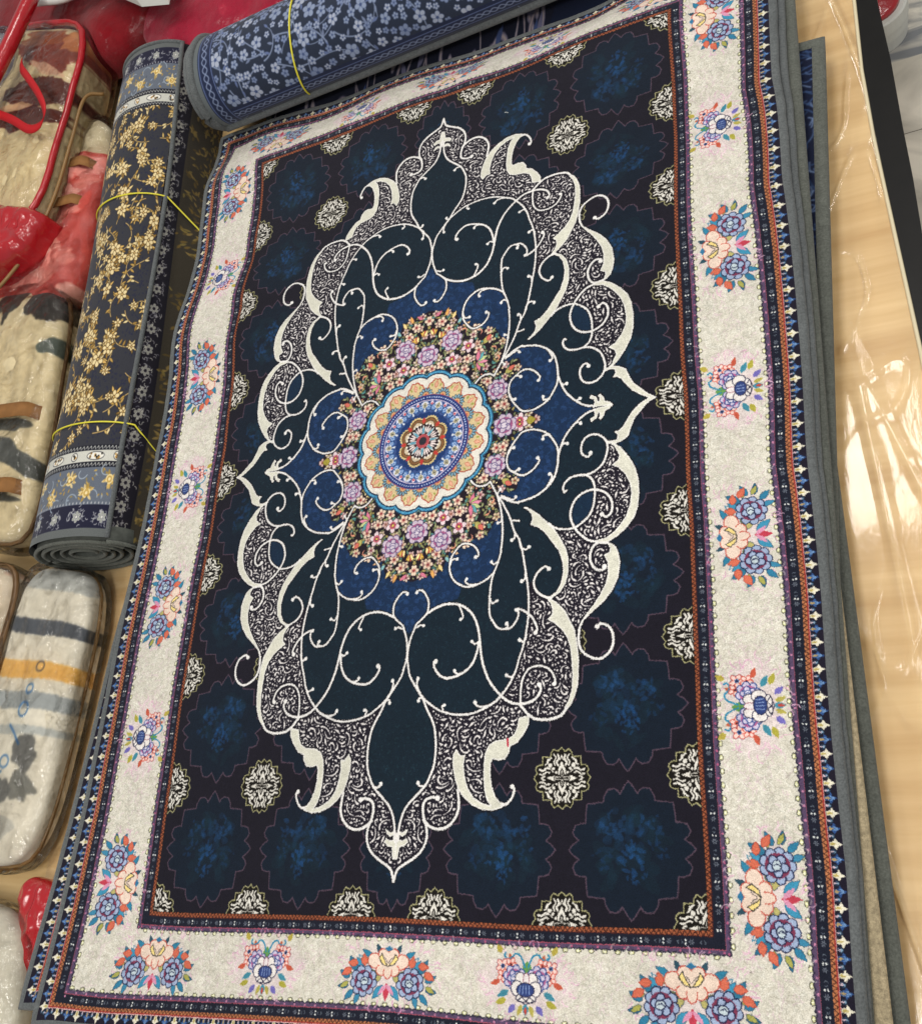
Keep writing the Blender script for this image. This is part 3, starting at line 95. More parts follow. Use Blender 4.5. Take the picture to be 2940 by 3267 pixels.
# ---------------------------------------------------------------- pattern painter
def hexc(h): return np.array([int(h[i:i+2],16)/255 for i in (0,2,4)],np.float32)
class Canvas:
    """Flat dyed pattern, x to the right and y downwards, in metres."""
    def __init__(s,w,h,res,base):
        s.res=res; s.W=int(round(w*res)); s.H=int(round(h*res))
        s.a=np.empty((s.H,s.W,3),np.float32); s.a[:]=hexc(base)
    def _box(s,x0,y0,x1,y1):
        X0=max(0,int(math.floor(x0))-1);Y0=max(0,int(math.floor(y0))-1)
        X1=min(s.W,int(math.ceil(x1))+2);Y1=min(s.H,int(math.ceil(y1))+2)
        return X0,Y0,X1,Y1
    def mask_poly(s,pts):
        p=np.asarray(pts,float)*s.res
        X0,Y0,X1,Y1=s._box(p[:,0].min(),p[:,1].min(),p[:,0].max(),p[:,1].max())
        if X1<=X0 or Y1<=Y0: return None
        n=X1-X0; q=np.roll(p,-1,0); m=np.zeros((Y1-Y0,n),np.float32); SS=3
        xa,ya,xb,yb=p[:,0],p[:,1],q[:,0],q[:,1]
        for r in range(Y1-Y0):
            for k in range(SS):
                y=Y0+r+(k+.5)/SS-.0
                c=(ya<=y)!=(yb<=y)
                if not c.any(): continue
                xs=np.sort(xa[c]+(y-ya[c])*(xb[c]-xa[c])/(yb[c]-ya[c]))-X0
                for i in range(0,len(xs)-1,2):
                    a,b=max(0.,xs[i]),min(float(n),xs[i+1])
                    if b<=a: continue
                    ia,ib=int(a),int(b)
                    if ia==ib: m[r,ia]+=(b-a)/SS
                    else:
                        m[r,ia]+=(ia+1-a)/SS
                        if ib>ia+1: m[r,ia+1:ib]+=1/SS
                        if ib<n: m[r,ib]+=(b-ib)/SS
        return (X0,Y0,X1,Y1,np.minimum(m,1))
    def mask_line(s,pts,w):
        p=np.asarray(pts,float)*s.res; w=np.broadcast_to(np.asarray(w,float)*s.res,(len(p),)) 
        mw=w.max()/2+1
        X0,Y0,X1,Y1=s._box(p[:,0].min()-mw,p[:,1].min()-mw,p[:,0].max()+mw,p[:,1].max()+mw)
        if X1<=X0 or Y1<=Y0: return None
        m=np.zeros((Y1-Y0,X1-X0),np.float32)
        for i in range(len(p)-1):
            a,b=p[i],p[i+1]
            x0,y0,x1,y1=s._box(min(a[0],b[0])-mw,min(a[1],b[1])-mw,max(a[0],b[0])+mw,max(a[1],b[1])+mw)
            if x1<=x0 or y1<=y0: continue
            gx=np.arange(x0,x1)+.5-a[0]; gy=(np.arange(y0,y1)+.5-a[1])[:,None]
            d=b-a; L=d@d+1e-9
            t=np.clip((gx*d[0]+gy*d[1])/L,0,1)
            dist=np.sqrt((gx-t*d[0])**2+(gy-t*d[1])**2)
            c=np.clip((w[i]+(w[i+1]-w[i])*t)/2-dist+.5,0,1)
            v=m[y0-Y0:y1-Y0,x0-X0:x1-X0]; np.maximum(v,c,out=v)
        return (X0,Y0,X1,Y1,m)
    def put(s,mk,col,al=1.):
        if mk is None: return
        X0,Y0,X1,Y1,m=mk
        c=hexc(col) if isinstance(col,str) else col
        m=(m*al)[:,:,None]; v=s.a[Y0:Y1,X0:X1]; v*=1-m; v+=m*c
    def poly(s,pts,col,al=1.): s.put(s.mask_poly(pts),col,al)
    def line(s,pts,w,col,al=1.): s.put(s.mask_line(pts,w),col,al)
    def dot(s,x,y,r,col,al=1.): s.put(s.mask_line([(x,y),(x+1e-5,y)],2*r),col,al)
    def leaf(s,x,y,L,w,ang,col,edge=None,al=1.,bend=0.):
        t=np.linspace(0,1,7); hw=np.sin(np.pi*t**.8)*w/2
        cx=t*L; cy=bend*L*np.sin(np.pi*t)
        P_=np.r_[np.c_[cx,cy+hw],np.c_[cx,cy-hw][::-1]]
        c,n=math.cos(ang),math.sin(ang)
        P_=np.c_[x+P_[:,0]*c-P_[:,1]*n,y+P_[:,0]*n+P_[:,1]*c]
        s.poly(P_,col,al)
        if edge: s.line(np.r_[P_,P_[:1]],edge[1],edge[0],al)
    def ell(s,x,y,rx,ry,ang,col,edge=None,al=1.):
        t=np.linspace(0,2*np.pi,17)[:-1]; c,n=math.cos(ang),math.sin(ang)
        P_=np.c_[x+rx*np.cos(t)*c-ry*np.sin(t)*n,y+rx*np.cos(t)*n+ry*np.sin(t)*c]
        s.poly(P_,col,al)
        if edge: s.line(np.r_[P_,P_[:1]],edge[1],edge[0],al)
def blob(c,x,y,rx,ry,ang,col,rg,al=1.,rag=.16):
    # irregular plush print patch with a furry rim
    n=14; rr_=[1+rg.uniform(-.28,.28) for _ in range(n)]
    P_=[]
    for k in range(n):
        t=2*math.pi*k/n; X,Y=rx*rr_[k]*math.cos(t),ry*rr_[k]*math.sin(t)
        P_.append((x+X*math.cos(ang)-Y*math.sin(ang),y+X*math.sin(ang)+Y*math.cos(ang)))
    P_=smooth(P_,10,True); m=min(rx,ry)
    P_=P_+np.array([(rg.uniform(-1,1),rg.uniform(-1,1)) for _ in P_])*m*rag*.35
    c.poly(P_,col,al*.6); P_=P_+np.array([(rg.uniform(-1,1),rg.uniform(-1,1)) for _ in P_])*m*rag*.35; c.poly(P_,col,al*.75)
def smooth(pts,n=6,closed=False):
    p=np.asarray(pts,float)
    if len(p)<3: return p
    if closed: P_=np.r_[p[-1:],p,p[:2]]
    else: P_=np.r_[2*p[:1]-p[1:2],p,2*p[-1:]-p[-2:-1]]
    o=[]
    for i in range(1,len(P_)-2):
        a,b,c,d=P_[i-1:i+3]
        for k in range(n):
            t=k/n
            o.append(.5*((2*b)+(-a+c)*t+(2*a-5*b+4*c-d)*t*t+(-a+3*b-3*c+d)*t**3))
    if not closed:o.append(p[-1])
    return np.array(o)
def dec(s):
    q=np.array([[float(v) for v in k.split(',')] for k in s.split()])/1e4
    q[:,1]*=-1
    return q
def flower(c,x,y,r,n,col,edge,ctr,rot=0,ew=.0009,mid=None):
    for k in range(n):
        a=rot+2*math.pi*k/n
        c.ell(x+.58*r*math.cos(a),y+.58*r*math.sin(a),.46*r,.36*r*(5/n)**.5,a,col,(edge,ew))
    if mid: c.dot(x,y,r*.48,mid,.75)
    c.dot(x,y,r*.24,edge); c.dot(x,y,r*.16,ctr)
def rose(c,x,y,r,rot,outer,inner,edge,heart,ew=.0009,n=9):
    for k in range(n):
        a=rot+2*math.pi*k/n; c.ell(x+.68*r*math.cos(a),y+.68*r*math.sin(a),.32*r,.3*r,a,outer,(edge,ew))
    c.dot(x,y,.68*r,inner)
    for k in range(5):
        a=rot+.4+2*math.pi*k/5; c.ell(x+.34*r*math.cos(a),y+.34*r*math.sin(a),.28*r,.24*r,a,outer,(edge,ew))
    c.ell(x-.05*r,y,.3*r,.25*r,rot,heart,(edge,ew))
    c.line([(x-.2*r,y),(x,y-.1*r),(x+.18*r,y+.05*r)],ew,edge)
def ornament(c,x,y,h):
    q=[(1,0),(.88,-.17),(.94,-.27),(.9,-.37),(.8,-.43),(.68,-.43),(.68,-.7),(.38,-.7),(.37,-.84),(.28,-.95),(.13,-.87),(0,-1)]
    q=np.array(q); full=np.r_[q,(q*[-1,1])[::-1][1:],(q*[-1,-1])[1:],(q*[1,-1])[::-1][1:-1]]*h+[x,y]
    c.poly(full,'15120f'); c.line(np.r_[full,full[:1]],.0018,'a19e72')
    W='d2cfc6'
    for sx in (1,-1):
        for sy in (1,-1):
            g=lambda P_:[(x+sx*a*h,y+sy*b*h) for a,b in P_]
            def l(P_,w): c.line(smooth(g(P_),4),w*h*.70,W)
            l([(.27,-.78),(.2,-.66),(.28,-.53),(.24,-.42)],.075); l([(.13,-.76),(.1,-.64),(.18,-.52),(.13,-.42)],.1)
            l([(0,-.74),(.06,-.6)],.05)
            c.poly(g([(0,-.56),(.13,-.3),(.14,-.12),(.09,-.12),(.05,-.26),(0,-.34)]),W)
            l([(.37,-.66),(.46,-.6),(.5,-.5),(.58,-.44)],.08); l([(.5,-.62),(.53,-.52)],.05)
            c.dot(*g([(.41,-.42)])[0],.075*h,W); c.dot(*g([(.3,-.31)])[0],.055*h,W); c.dot(*g([(.2,-.19)])[0],.045*h,W)
            l([(.44,-.31),(.55,-.33),(.66,-.25),(.79,-.28)],.1); l([(.44,-.18),(.56,-.2),(.68,-.12),(.8,-.14)],.08)
            l([(.3,-.2),(.38,-.27)],.05)
            c.poly(g([(.25,-.1),(.38,-.06),(.55,0),(.4,0),(.3,0)]),W); l([(.74,0),(.6,-.06),(.7,-.05)],.05)
            l([(.04,-.04),(.24,-.04),(.24,0)],.035); l([(0,-.06),(.035,-.12),(0,-.24)],.03)
CART=[(0,-.935),(-.054,-.872),(-.128,-.754),(-.155,-.80),(-.215,-.835),(-.308,-.82),(-.364,-.729),(-.374,-.651),(-.624,-.626),(-.639,-.497),(-.647,-.361),(-.726,-.358),(-.799,-.333),(-.84,-.24),(-.81,-.18),(-.75,-.129),(-.841,-.068),(-.9,0)]
def cartouche(c,x,y,hx,hy,rng):
    q=np.array(CART); q2=np.r_[q,(q*[1,-1])[::-1][1:],(q*[-1,-1])[1:],(q*[-1,1])[::-1][1:-1]]
    P_=q2*[hx,hy]+[x,y]
    mk=c.mask_poly(P_)
    c.put(mk,'101a27',1)
    # dim bluish bouquet woven into the panel
    def blot(bx,by,r,col,n,al):
        for _ in range(n):
            a=rng.uniform(0,6.28);d=r*rng.uniform(0,1)**.6
            c.ell(bx+d*math.cos(a),by+d*math.sin(a),rng.uniform(.12,.34)*r,rng.uniform(.08,.2)*r,rng.uniform(0,3.1),col,None,al)
    blot(x,y,.55*hx,'14303c',40,.16); blot(x-.1*hx,y-.2*hy,.36*hx,'16324f',26,.3)
    blot(x+.3*hx,y-.28*hy,.2*hx,'193a60',18,.42); blot(x-.22*hx,y-.33*hy,.19*hx,'1b3d64',18,.42)
    blot(x+.02*hx,y+.12*hy,.2*hx,'1a4270',22,.46); blot(x+.42*hx,y+.02*hy,.14*hx,'17355a',12,.4)
    blot(x+.08*hx,y+.32*hy,.15*hx,'1a4270',12,.42); blot(x-.4*hx,y+.1*hy,.16*hx,'152f50',12,.4)
    L_=np.r_[P_,P_[:1]]
    c.line(L_,.0022,'5c4654',.75)
def curl(x,y,ang,L,k,k2,n=8):
    """a little comma: direction ang, length L, curvature growing from k to k2"""
    pts=[(x,y)];a=ang
    for i in range(n):
        a+=(k+(k2-k)*i/n)/n; x+=math.cos(a)*L/n; y+=math.sin(a)*L/n; pts.append((x,y))
    return pts
def filigree(c,region,occ,rng,N,wmax=.0032,Lr=(.006,.02),col='dedad6',gap=.0019):
    """pack white commas, leaves and dots into the region mask (bool) avoiding occ"""
    ys,xs=np.nonzero(region&~occ)
    if not len(xs): return
    for i in range(N):
        j=rng.randrange(len(xs)); x=xs[j]/c.res; y=ys[j]/c.res
        if occ[ys[j],xs[j]]: continue
        f=i/N; base=2.2*math.sin(x*31+1.3*math.sin(y*27))+2.0*math.sin(y*23+x*11)
        ang=base+rng.uniform(-.7,.7)+(math.pi if rng.random()<.5 else 0)
        L=rng.uniform(*Lr)*(1.15-.75*f); 
        typ=rng.random()
        if f>.82 or typ<.08:
            P_=[(x,y),(x+.0003,y)];w=rng.uniform(.0015,.0034)*(1.1-.35*f)
        elif typ<.72:
            sg=rng.choice((-1,1)); P_=curl(x,y,ang,L,sg*.5,sg*rng.uniform(1.5,6)); w=np.linspace(.0010,wmax*rng.uniform(.7,1),len(P_))*(1.05-.3*f)
        else:
            P_=curl(x,y,ang,L*.6,.3,.9,5); w=np.array([.0009,.75*wmax,wmax,wmax*.8,.0012,.0009][:len(P_)])
        mk=c.mask_line(P_,np.asarray(w)+2*gap)
        if mk is None: continue
        X0,Y0,X1,Y1,m=mk; b=m>.4
        if (occ[Y0:Y1,X0:X1]&b).any() or (~region[Y0:Y1,X0:X1]&b).any(): continue
        mk=c.mask_line(P_,w); c.put(mk,col,.97)
        occ[Y0:Y1,X0:X1]|=(m>.6) if False else False
        X0,Y0,X1,Y1,m=mk; occ[Y0:Y1,X0:X1]|=m>.3
def to_bool(c,mk):
    o=np.zeros((c.H,c.W),bool)
    if mk is not None: X0,Y0,X1,Y1,m=mk; o[Y0:Y1,X0:X1]=m>.5
    return o
FX,FY=.5367,.9086           # half size of the dark field
PX,PY=FX+.1995,FY+.1995     # where the grey binding starts
def cluster_a(c,P_):
    """peach lily with two blue roses; P_ maps local metres to canvas"""
    u=.0002
    def pt(a,b): return P_((a-888)*u*.86,(b-1172)*u*.70)
    def ang(a): 
        x0,y0=P_(0,0);x1,y1=P_(math.cos(a)*.01,math.sin(a)*.01); return math.atan2(y1-y0,x1-x0)
    for s in (1,-1):
        g=lambda a,b: pt(888+s*(a-888),b)
        A=lambda a: ang(a if s>0 else math.pi-a)
        for (a,b,L,w,an,col) in [(1240,1180,150,70,-1.0,'2d6a86'),(1310,1260,120,60,-.5,'2f6f8e'),(1320,1350,110,50,.1,'2a5f7e'),(1260,1400,120,55,.8,'2f7393'),(1070,1000,120,50,-.5,'2f7896'),
                             (980,960,90,40,-1.1,'2b4a58'),(1000,1200,120,60,-.1,'8a8c46'),(1290,1200,90,45,.0,'a39a4d'),(1320,1310,100,45,.5,'9c9a50'),(930,1330,150,70,.9,'3a86a6'),(1160,1160,130,60,-.9,'3a86a6'),
                             (950,1230,140,60,.35,'a9a265'),(1080,1060,110,50,-.2,'9ba069'),(1200,1420,110,50,1.3,'3a7d9c')]:
            x,y=g(a,b); c.leaf(x,y,L*u,w*u,A(an),col,('26384a',.0007))
        for (a,b,L,an) in [(1150,1110,100,-1.35),(1230,1080,100,.05),(1300,1150,110,.55)]:
            x,y=g(a,b); c.leaf(x,y,L*u,62*u,A(an),'c4664f',('a23c30',.001))
        x,y=g(1150,1290); rose(c,x,y,132*u,A(.2),'93a3bf','74344c','1d2240','b4c2c8',.0016)
        x,y=g(1220,1020); c.line([g(1180,1010),g(1230,985),(x,y)],.0012,'2b6f8c')
    x,y=pt(888,1300); c.leaf(x,y,150*u,60*u,ang(1.57),'b23b4c'); 
    c.leaf(*pt(888,1320),120*u,40*u,ang(2.3),'c98aa5'); c.leaf(*pt(888,1320),120*u,40*u,ang(.84),'c98aa5')
    for (a,b,rx,ry,an) in [(740,1045,75,62,.2),(1036,1045,75,62,-.2),(830,960,52,44,0),(946,960,52,44,0),(815,1150,52,46,.3),(960,1150,52,46,-.3),(888,1165,40,60,0)]:
        x,y=pt(a,b); c.ell(x,y,rx*u,ry*u,ang(an),'d9c4b4',('b0453a',.0015))
    x,y=pt(888,1040); c.ell(x,y,100*u,72*u,ang(0),'d9c4b4')
    for s in (1,-1):
        c.poly([pt(888,1095),pt(888+s*60,1000),pt(888+s*80,955),pt(888+s*105,1010),pt(888+s*70,1070)],'e0c980')
        c.line([pt(888+s*8,1100),pt(888+s*60,1000),pt(888+s*75,955),pt(888+s*108,1010),pt(888+s*60,1085),pt(888,1100)],.0014,'2a2a2c')
        c.line([pt(888+s*5,1060),pt(888+s*25,1020),pt(888+s*45,1000)],.001,'2a2a2c')
    c.poly([pt(840,900),pt(888,860),pt(936,900),pt(888,925)],'2f6c92')
def cluster_b(c,P_):
    u=.0002
    def pt(a,b): return P_((a-465)*u*.95,(b-905)*u*.82)
    def ang(a):
        x0,y0=P_(0,0);x1,y1=P_(math.cos(a)*.01,math.sin(a)*.01); return math.atan2(y1-y0,x1-x0)
    c.leaf(*pt(470,700),200*u,90*u,ang(1.57),'5b8a4c')
    for s in (1,-1):
        g=lambda a,b: pt(465+s*(a-465),b)
        A=lambda a: ang(a if s>0 else math.pi-a)
        for (a,b,L,w,an,col) in [(640,1060,100,50,.4,'a09a3e'),(560,1100,90,50,.9,'6a63a8'),(700,900,90,45,.3,'b5533f'),(690,640,80,50,-1.0,'a89a45'),(620,980,110,50,.5,'3d7f92'),(500,1100,90,40,1.2,'a39a4d'),(590,740,90,44,-1.2,'b05a40')]:
            c.leaf(*g(a,b),L*u,w*u,A(an),col)
        c.line(smooth([g(480,760),g(500,700),g(530,650),g(570,640),g(590,670),g(630,690),g(665,665),g(655,635)],4),.0028,'2d7c9e')
        for (a,b,ce,r) in [(605,740,'c05040',52),(680,760,'31578c',58),(675,850,'c05040',50)]:
            flower(c,*g(a,b),r*u,5,'e6cfc4','b8483c' if ce[0]=='c' else '2f4f86','3a2c3a',A(.5),.0011)
            for k in range(5):
                t_=A(.5)+k*1.2566; x,y=g(a,b); c.ell(x+.58*r*u*math.cos(t_),y+.58*r*u*math.sin(t_),.44*r*u,.33*r*u,t_,'dfc2ba',('bb4a3e',.0011))
            c.dot(*g(a,b),.3*r*u,ce); c.dot(*g(a,b),.15*r*u,'2c2430')
        x,y=g(570,860); rose(c,x,y,98*u,A(.6),'beb6cc','a85f88','27407a','cfcbd8',.0015,8)
        for (a,b,rx,ry) in [(520,868,42,50),(545,955,52,58),(500,1040,52,30)]:
            c.ell(*g(a,b),rx*u,ry*u,ang(0),'d9d4d0',('26243a',.0014))
    c.ell(*pt(465,870),26*u,48*u,ang(0),'d9d0d0',('7a3a4a',.001))
    c.ell(*pt(460,965),75*u,52*u,ang(0),'2f3f73',('26243a',.0014))
    for k in (-45,-20,5,30): c.line([pt(460+k,925),pt(460+k*1.2,1000)],.0012,'8fa6cc')
    c.line([pt(390,1060),pt(430,1030),pt(465,1060),pt(500,1030),pt(540,1060),pt(465,1095),pt(390,1060)],.0014,'26243a')
    c.leaf(*pt(465,1090),90*u,50*u,ang(1.57),'3f7f95'); c.leaf(*pt(465,1120),60*u,26*u,ang(1.57),'b0463c')
def frills(c,P_,rng,hw,hh):
    for k in range(46):
        a=rng.uniform(0,6.283); x=math.cos(a)*hw*rng.uniform(.85,1.12); y=math.sin(a)*hh*rng.uniform(.85,1.12)
        q=curl(x,y,a+rng.uniform(-.8,.8),rng.uniform(.008,.018),0,rng.choice((-3,3)),5)
        c.line([P_(*v) for v in q],.0014,rng.choice(('d3a5bd','d8afc6','c795b4')),.8)
def paint_rug_quarter(res,data,seed=3):
    rng=random.Random(seed)
    c=Canvas(PX,PY,res,'17151f')
    # --- field
    y0s=[.2267*k for k in range(5)]
    for k in range(4):
        y=.2267*(k+.5)
        for x in (.1967,.4234): cartouche(c,x,y,.1133,.1133,rng)
        cartouche(c,0,y,.083,.1133,rng)
    for y in y0s:
        for x in (.082,.31,.5367): ornament(c,x,y,.0497)
    # --- medallion
    sil=c.mask_poly(wedge(dec(data['SIL'])))
    c.put(sil,'1b1822')
    teal=c.mask_poly(wedge(dec(data['TEAL'])))
    cres=[c.mask_poly(smooth(dec(s_),1)) for s_ in data['CRESCENTS']]
    strokes=[]
    for s_,bl,w in data['STROKES']:
        strokes.append((smooth(dec(s_),6),bl,w*.0040))
    reg=to_bool(c,sil)&~to_bool(c,teal)
    occ=np.zeros((c.H,c.W),bool)
    for m in cres: occ|=to_bool(c,m)
    for P_,bl,w in strokes: occ|=to_bool(c,c.mask_line(P_,w+.002))
    filigree(c,reg,occ,rng,30000,.0040,(.009,.030))
    c.put(teal,'111f2a')
    eye=c.mask_poly(smooth(dec(data['EYE']),3,True)); c.put(eye,'12253a')
    # tiny flecks on the teal ground
    tb=to_bool(c,teal); ys,xs=np.nonzero(tb)
    for _ in range(1500):
        j=rng.randrange(len(xs)); c.line(curl(xs[j]/res,ys[j]/res,rng.uniform(0,6.28),.004,0,rng.uniform(-3,3),3),.0009,rng.choice(('24454a','1f3a4a','2a4a55')),.5)
    blue=c.mask_poly(wedge(dec(data['BLUE']))); c.put(blue,'152a48')
    bb=to_bool(c,blue); ys,xs=np.nonzero(bb)
    for _ in range(900):
        j=rng.randrange(len(xs)); x,y=xs[j]/res,ys[j]/res
        if rng.random()<.35:
            for k in range(5): c.dot(x+.0028*math.cos(k*1.257),y+.0028*math.sin(k*1.257),.0017,'24406c',.6)
        else: c.line(curl(x,y,rng.uniform(0,6.28),rng.uniform(.006,.012),0,rng.uniform(-4,4),4),.0016,rng.choice(('203c66','284870','1b335a')),.65)
    flor=c.mask_poly(wedge(smooth(dec(data['FLOR']),4))); c.put(flor,'1e1720')
    # --- bouquet ring round the rosette
    def fl(r,a): a=math.radians(a); return r*math.cos(a),r*math.sin(a)
    G=('6f7a52','8b8f5e','4f8a86','98a070','a89a5a','6a8f7a')
    fb=to_bool(c,flor); yy,xx=np.nonzero(fb)
    for _ in range(620):
        j=rng.randrange(len(xx)); x,y=xx[j]/res,yy[j]/res
        if math.hypot(x,y)<.15: continue
        c.leaf(x,y,rng.uniform(.008,.016),.0055,rng.uniform(0,6.28),rng.choice(G),('241f1e',.0007),.9)
    ED='3a2630'
    big=[(.192,.002,.0),(.182,.088,.5),(.02,.232,.1),(.085,.262,.2)]
    placed=[]
    for _ in range(900):
        j=rng.randrange(len(xx)); x,y=xx[j]/res,yy[j]/res
        if math.hypot(x,y)<.168 or min([math.hypot(x-a,y-b) for a,b in placed] or [1])<.021: continue
        placed.append((x,y)); flower(c,x,y,rng.uniform(.0075,.010),5,rng.choice(('c9b79c','cfc0ae','c7aaa4','b9b08a','cdb49a')),ED,rng.choice(('a83a3a','b06a50','7a2c3c')),rng.uniform(0,6),.0009,rng.choice(('b98a7c','a9737a','a09a6a')))
    for x,y in ((.089,.147),(.094,.171),(.033,.170),(.144,.107),(.169,.046),(.183,.047),(.048,.254),(.031,.274),(0,.283),(.066,.152),(.012,.165),(.12,.186),(.112,.24)):
        flower(c,x,y,.0115,5,'d9c7b0',ED,'b03434',x*40,.0009,'c98f80')
    for x,y,a in ((.01,.247,.9),(.026,.236,.5)):
        for k in range(4): c.leaf(x,y,.017,.006,a+.35*k,('e0b04c','e8cc6a','c95a50','f0dc9a')[k],('5a3a20',.0006))
    for k in range(6):      # striped peony, pink and lime
        c.leaf(.118,.160,.026,.010,-1.3+k*.55,('c9738a','a8b070','d88aa0','b9c48a','5a9aa0','c9738a')[k],('3a2630',.0007))
    for x,y in ((.058,.178),(.095,.202),(.218,.004)):
        flower(c,x,y,.0165,5,'d6c4c8',ED,'d9b85c',y*30,.0012,'ab3a4c')
    for x,y,r in ((.185,0,.026),(.167,.084,.024),(0,.2,.026),(.056,.224,.025)):
        rose(c,x,y,r,.3,'bfb0be','96547a','473c6c','c9bfca',.0013,8)
    for x,y,a in ((.143,.208,.9),(.195,.127,.5)):
        c.leaf(x-.012,y-.010,.024,.013,a,'a9a25c',('5a5030',.0007)); c.leaf(x-.005,y-.004,.017,.010,a,'c96a5c',('7a3a30',.0008))
    for k,(x,y) in enumerate(((.04,.286),(.055,.276),(.068,.262),(.015,.290),(.08,.252))):
        c.leaf(x,y,.02,.008,1.25-.22*k,('d9a25c','e0c98a','7fb0b4','c9738a','d9b48a')[k],('4a3226',.0006))
    for x,y in ((.157,.203),(.151,.212),(.145,.221),(.108,.107),(.116,.110),(.129,.102),(.133,.096),(.176,.13),(.2,.113),(.172,.122)): c.dot(x,y,.0019,'e4d3a0')
    c.leaf(.232,0,.020,.018,0,'9a8f3c',('5a4a20',.001))
    for x,y,a in ((.118,.124,-1.),(.156,.133,-.8),(.163,.151,.2),(.159,.176,.9),(.123,.223,.6),(.088,.236,.9)):
        c.line(curl(x,y,a,.016,1.5,4,6),np.linspace(.0012,.0036,7),'d08a72')
    # cream crescents and white scrolls, each with its dark outline
    for m,s_ in zip(cres,data['CRESCENTS']):
        P_=dec(s_); P_=np.r_[P_,P_[:1]]
        c.line(P_,.0062,'0e0d14'); 
    for P_,bl,w in strokes:
        c.line(P_,w+.0030,'0e0d14')
    for m,s_ in zip(cres,data['CRESCENTS']):
        P_=dec(s_); P_=np.r_[P_,P_[:1]]
        c.put(m,'c9c8ba'); c.line(P_,.0022,'dad8d3')
    for P_,bl,w in strokes:
        n=len(P_); ww=np.full(n,w)
        c.line(P_,ww,'dad8d5')
        if bl in('e','s2'): 
            e=P_[-1] if bl=='e' else P_[0]; c.dot(e[0],e[1],w*.95,'dedcd9')
        if bl=='s': c.dot(P_[0][0],P_[0][1],w*.95,'dedcd9')
    # --- rosette
    def ring(rf,col,e=None):
        t=np.radians(np.arange(-4,96,.75)); r=np.array([rf(math.degrees(v)) for v in t])
        P_=np.r_[np.c_[r*np.cos(t),r*np.sin(t)],[(-.01,-.01)]]
        c.poly(P_,col)
        if e: c.line(P_[:-1],e[1],e[0])
    sc=lambda R1,R2: (lambda a: R2+(R1-R2)*abs(math.sin(math.radians((a)*8)))**.55)
    ring(sc(.1615,.1505),'3f86ac',('16304a',.0022))
    for k in range(90):
        a=rng.uniform(0,90); c.dot(*fl(rng.uniform(.151,.157),a),.0012,'7cb8cf',.7)
    ring(sc(.1535,.1425),'d6d2c8',('16243c',.0028))
    for a in np.arange(0,91,2.1): c.dot(*fl(.1415+.004*abs(math.sin(math.radians(a*8))),a),.0012,'a9a59c',.7)
    ring(lambda a: .113+.0285*abs(math.sin(math.radians(a*8)))**.8+.0016*math.sin(math.radians(a*72)),'c8b48a',('a04438',.0024))
    for k in range(5):
        a=11.25+22.5*k
        c.leaf(*fl(.121,a),.016,.007,math.radians(a),'d9a58a',('a8483c',.0008))
        for d in (-4,4): c.leaf(*fl(.124,a+d),.009,.004,math.radians(a+d*6),'8f9648')
    for k in range(5):
        a=22.5*k
        for d in range(-3,4):
            an=math.radians(a+d*28); x,y=fl(.106,a)
            c.ell(x+.0125*math.cos(an),y+.0125*math.sin(an),.0052,.0026,an,'7fa3b4',('14222e',.001))
            c.line([(x+.003*math.cos(an),y+.003*math.sin(an)),(x+.008*math.cos(an),y+.008*math.sin(an))],.0012,'c97a50')
        c.dot(*fl(.106,a),.003,'b8452f')
    ring(lambda a:.1062,'26356e',('9a5a68',.0016)); 
    for a in np.arange(1,91,3.33): c.dot(*fl(.1000,a),.0016,'b9c8e4')
    ring(lambda a:.0945,'cfc0d2'); ring(lambda a:.0925,'3a5084'); 
    for k in range(4):
        for d in (-1,1):
            a=22.5*k+11.25+d*4.6; x,y=fl(.0775,a); c.ell(x,y,.0085,.0066,math.radians(a),'4a6ea6',('1a2a4c',.001))
            for q in range(5): c.dot(x+.0032*math.cos(q*1.257),y+.0032*math.sin(q*1.257),.0013,'c3d3e8')
        a=22.5*k+11.25; c.leaf(*fl(.082,a),.011,.008,math.radians(a),'dcc9d4'); c.dot(*fl(.086,a),.0024,'b23848')
    for k in range(5):
        a=22.5*k; 
        for d in (-1,1): c.leaf(*fl(.092,a),.015,.006,math.radians(a+180+d*50),'c3cbe2',('22305c',.0009))
        c.leaf(*fl(.075,a),.0155,.0115,math.radians(a),'8f8a6e',('e0dcd4',.0013)); c.ell(*fl(.082,a),.0028,.0018,math.radians(a),'2a2a22',('d8d4c8',.0007))
        c.leaf(*fl(.066,a),.009,.0045,math.radians(a),'cfd6dc')
    ring(lambda a:.0655+.0012*math.sin(math.radians(a*32)),'1d3566')
    ring(lambda a:.0475+.0115*abs(math.sin(math.radians(a*4)))**.7+.0012*math.sin(math.radians(a*60)),'cdb67e')
    ring(lambda a:.0425+.0115*abs(math.sin(math.radians(a*4)))**.7,'7c5838',('2e2018',.0014))
    ring(lambda a:.0365+.0105*abs(math.sin(math.radians(a*4))),'c4b49a',('2e2018',.001)); ring(lambda a:.0385,'241a20')
    for k in range(5):
        a=22.5*k+ (11.25 if k%2 else 0)
    for a in (0,45,90):
        c.leaf(*fl(.040,a),.014,.009,math.radians(a),'b23a34')
        c.leaf(*fl(.012,a),.024,.0072,math.radians(a),'5f98ac',('e4e0da',.0013))
    for a in (22.5,67.5):
        for d,rr in ((-1,.030),(1,.030),(0,.035)): c.leaf(*fl(.018,a+d*9),rr*.6,.0052,math.radians(a+d*12),'e0d3d0',('2a1e22',.0009))
        for d in (-12,0,12): c.dot(*fl(.0385,a+d),.0022,'e4dfd6')
    for a in (0,45,90,22.5,67.5): c.dot(*fl(.0125,a),.0038,'a84a50')
    ring(lambda a:.0085,'2d2c33')
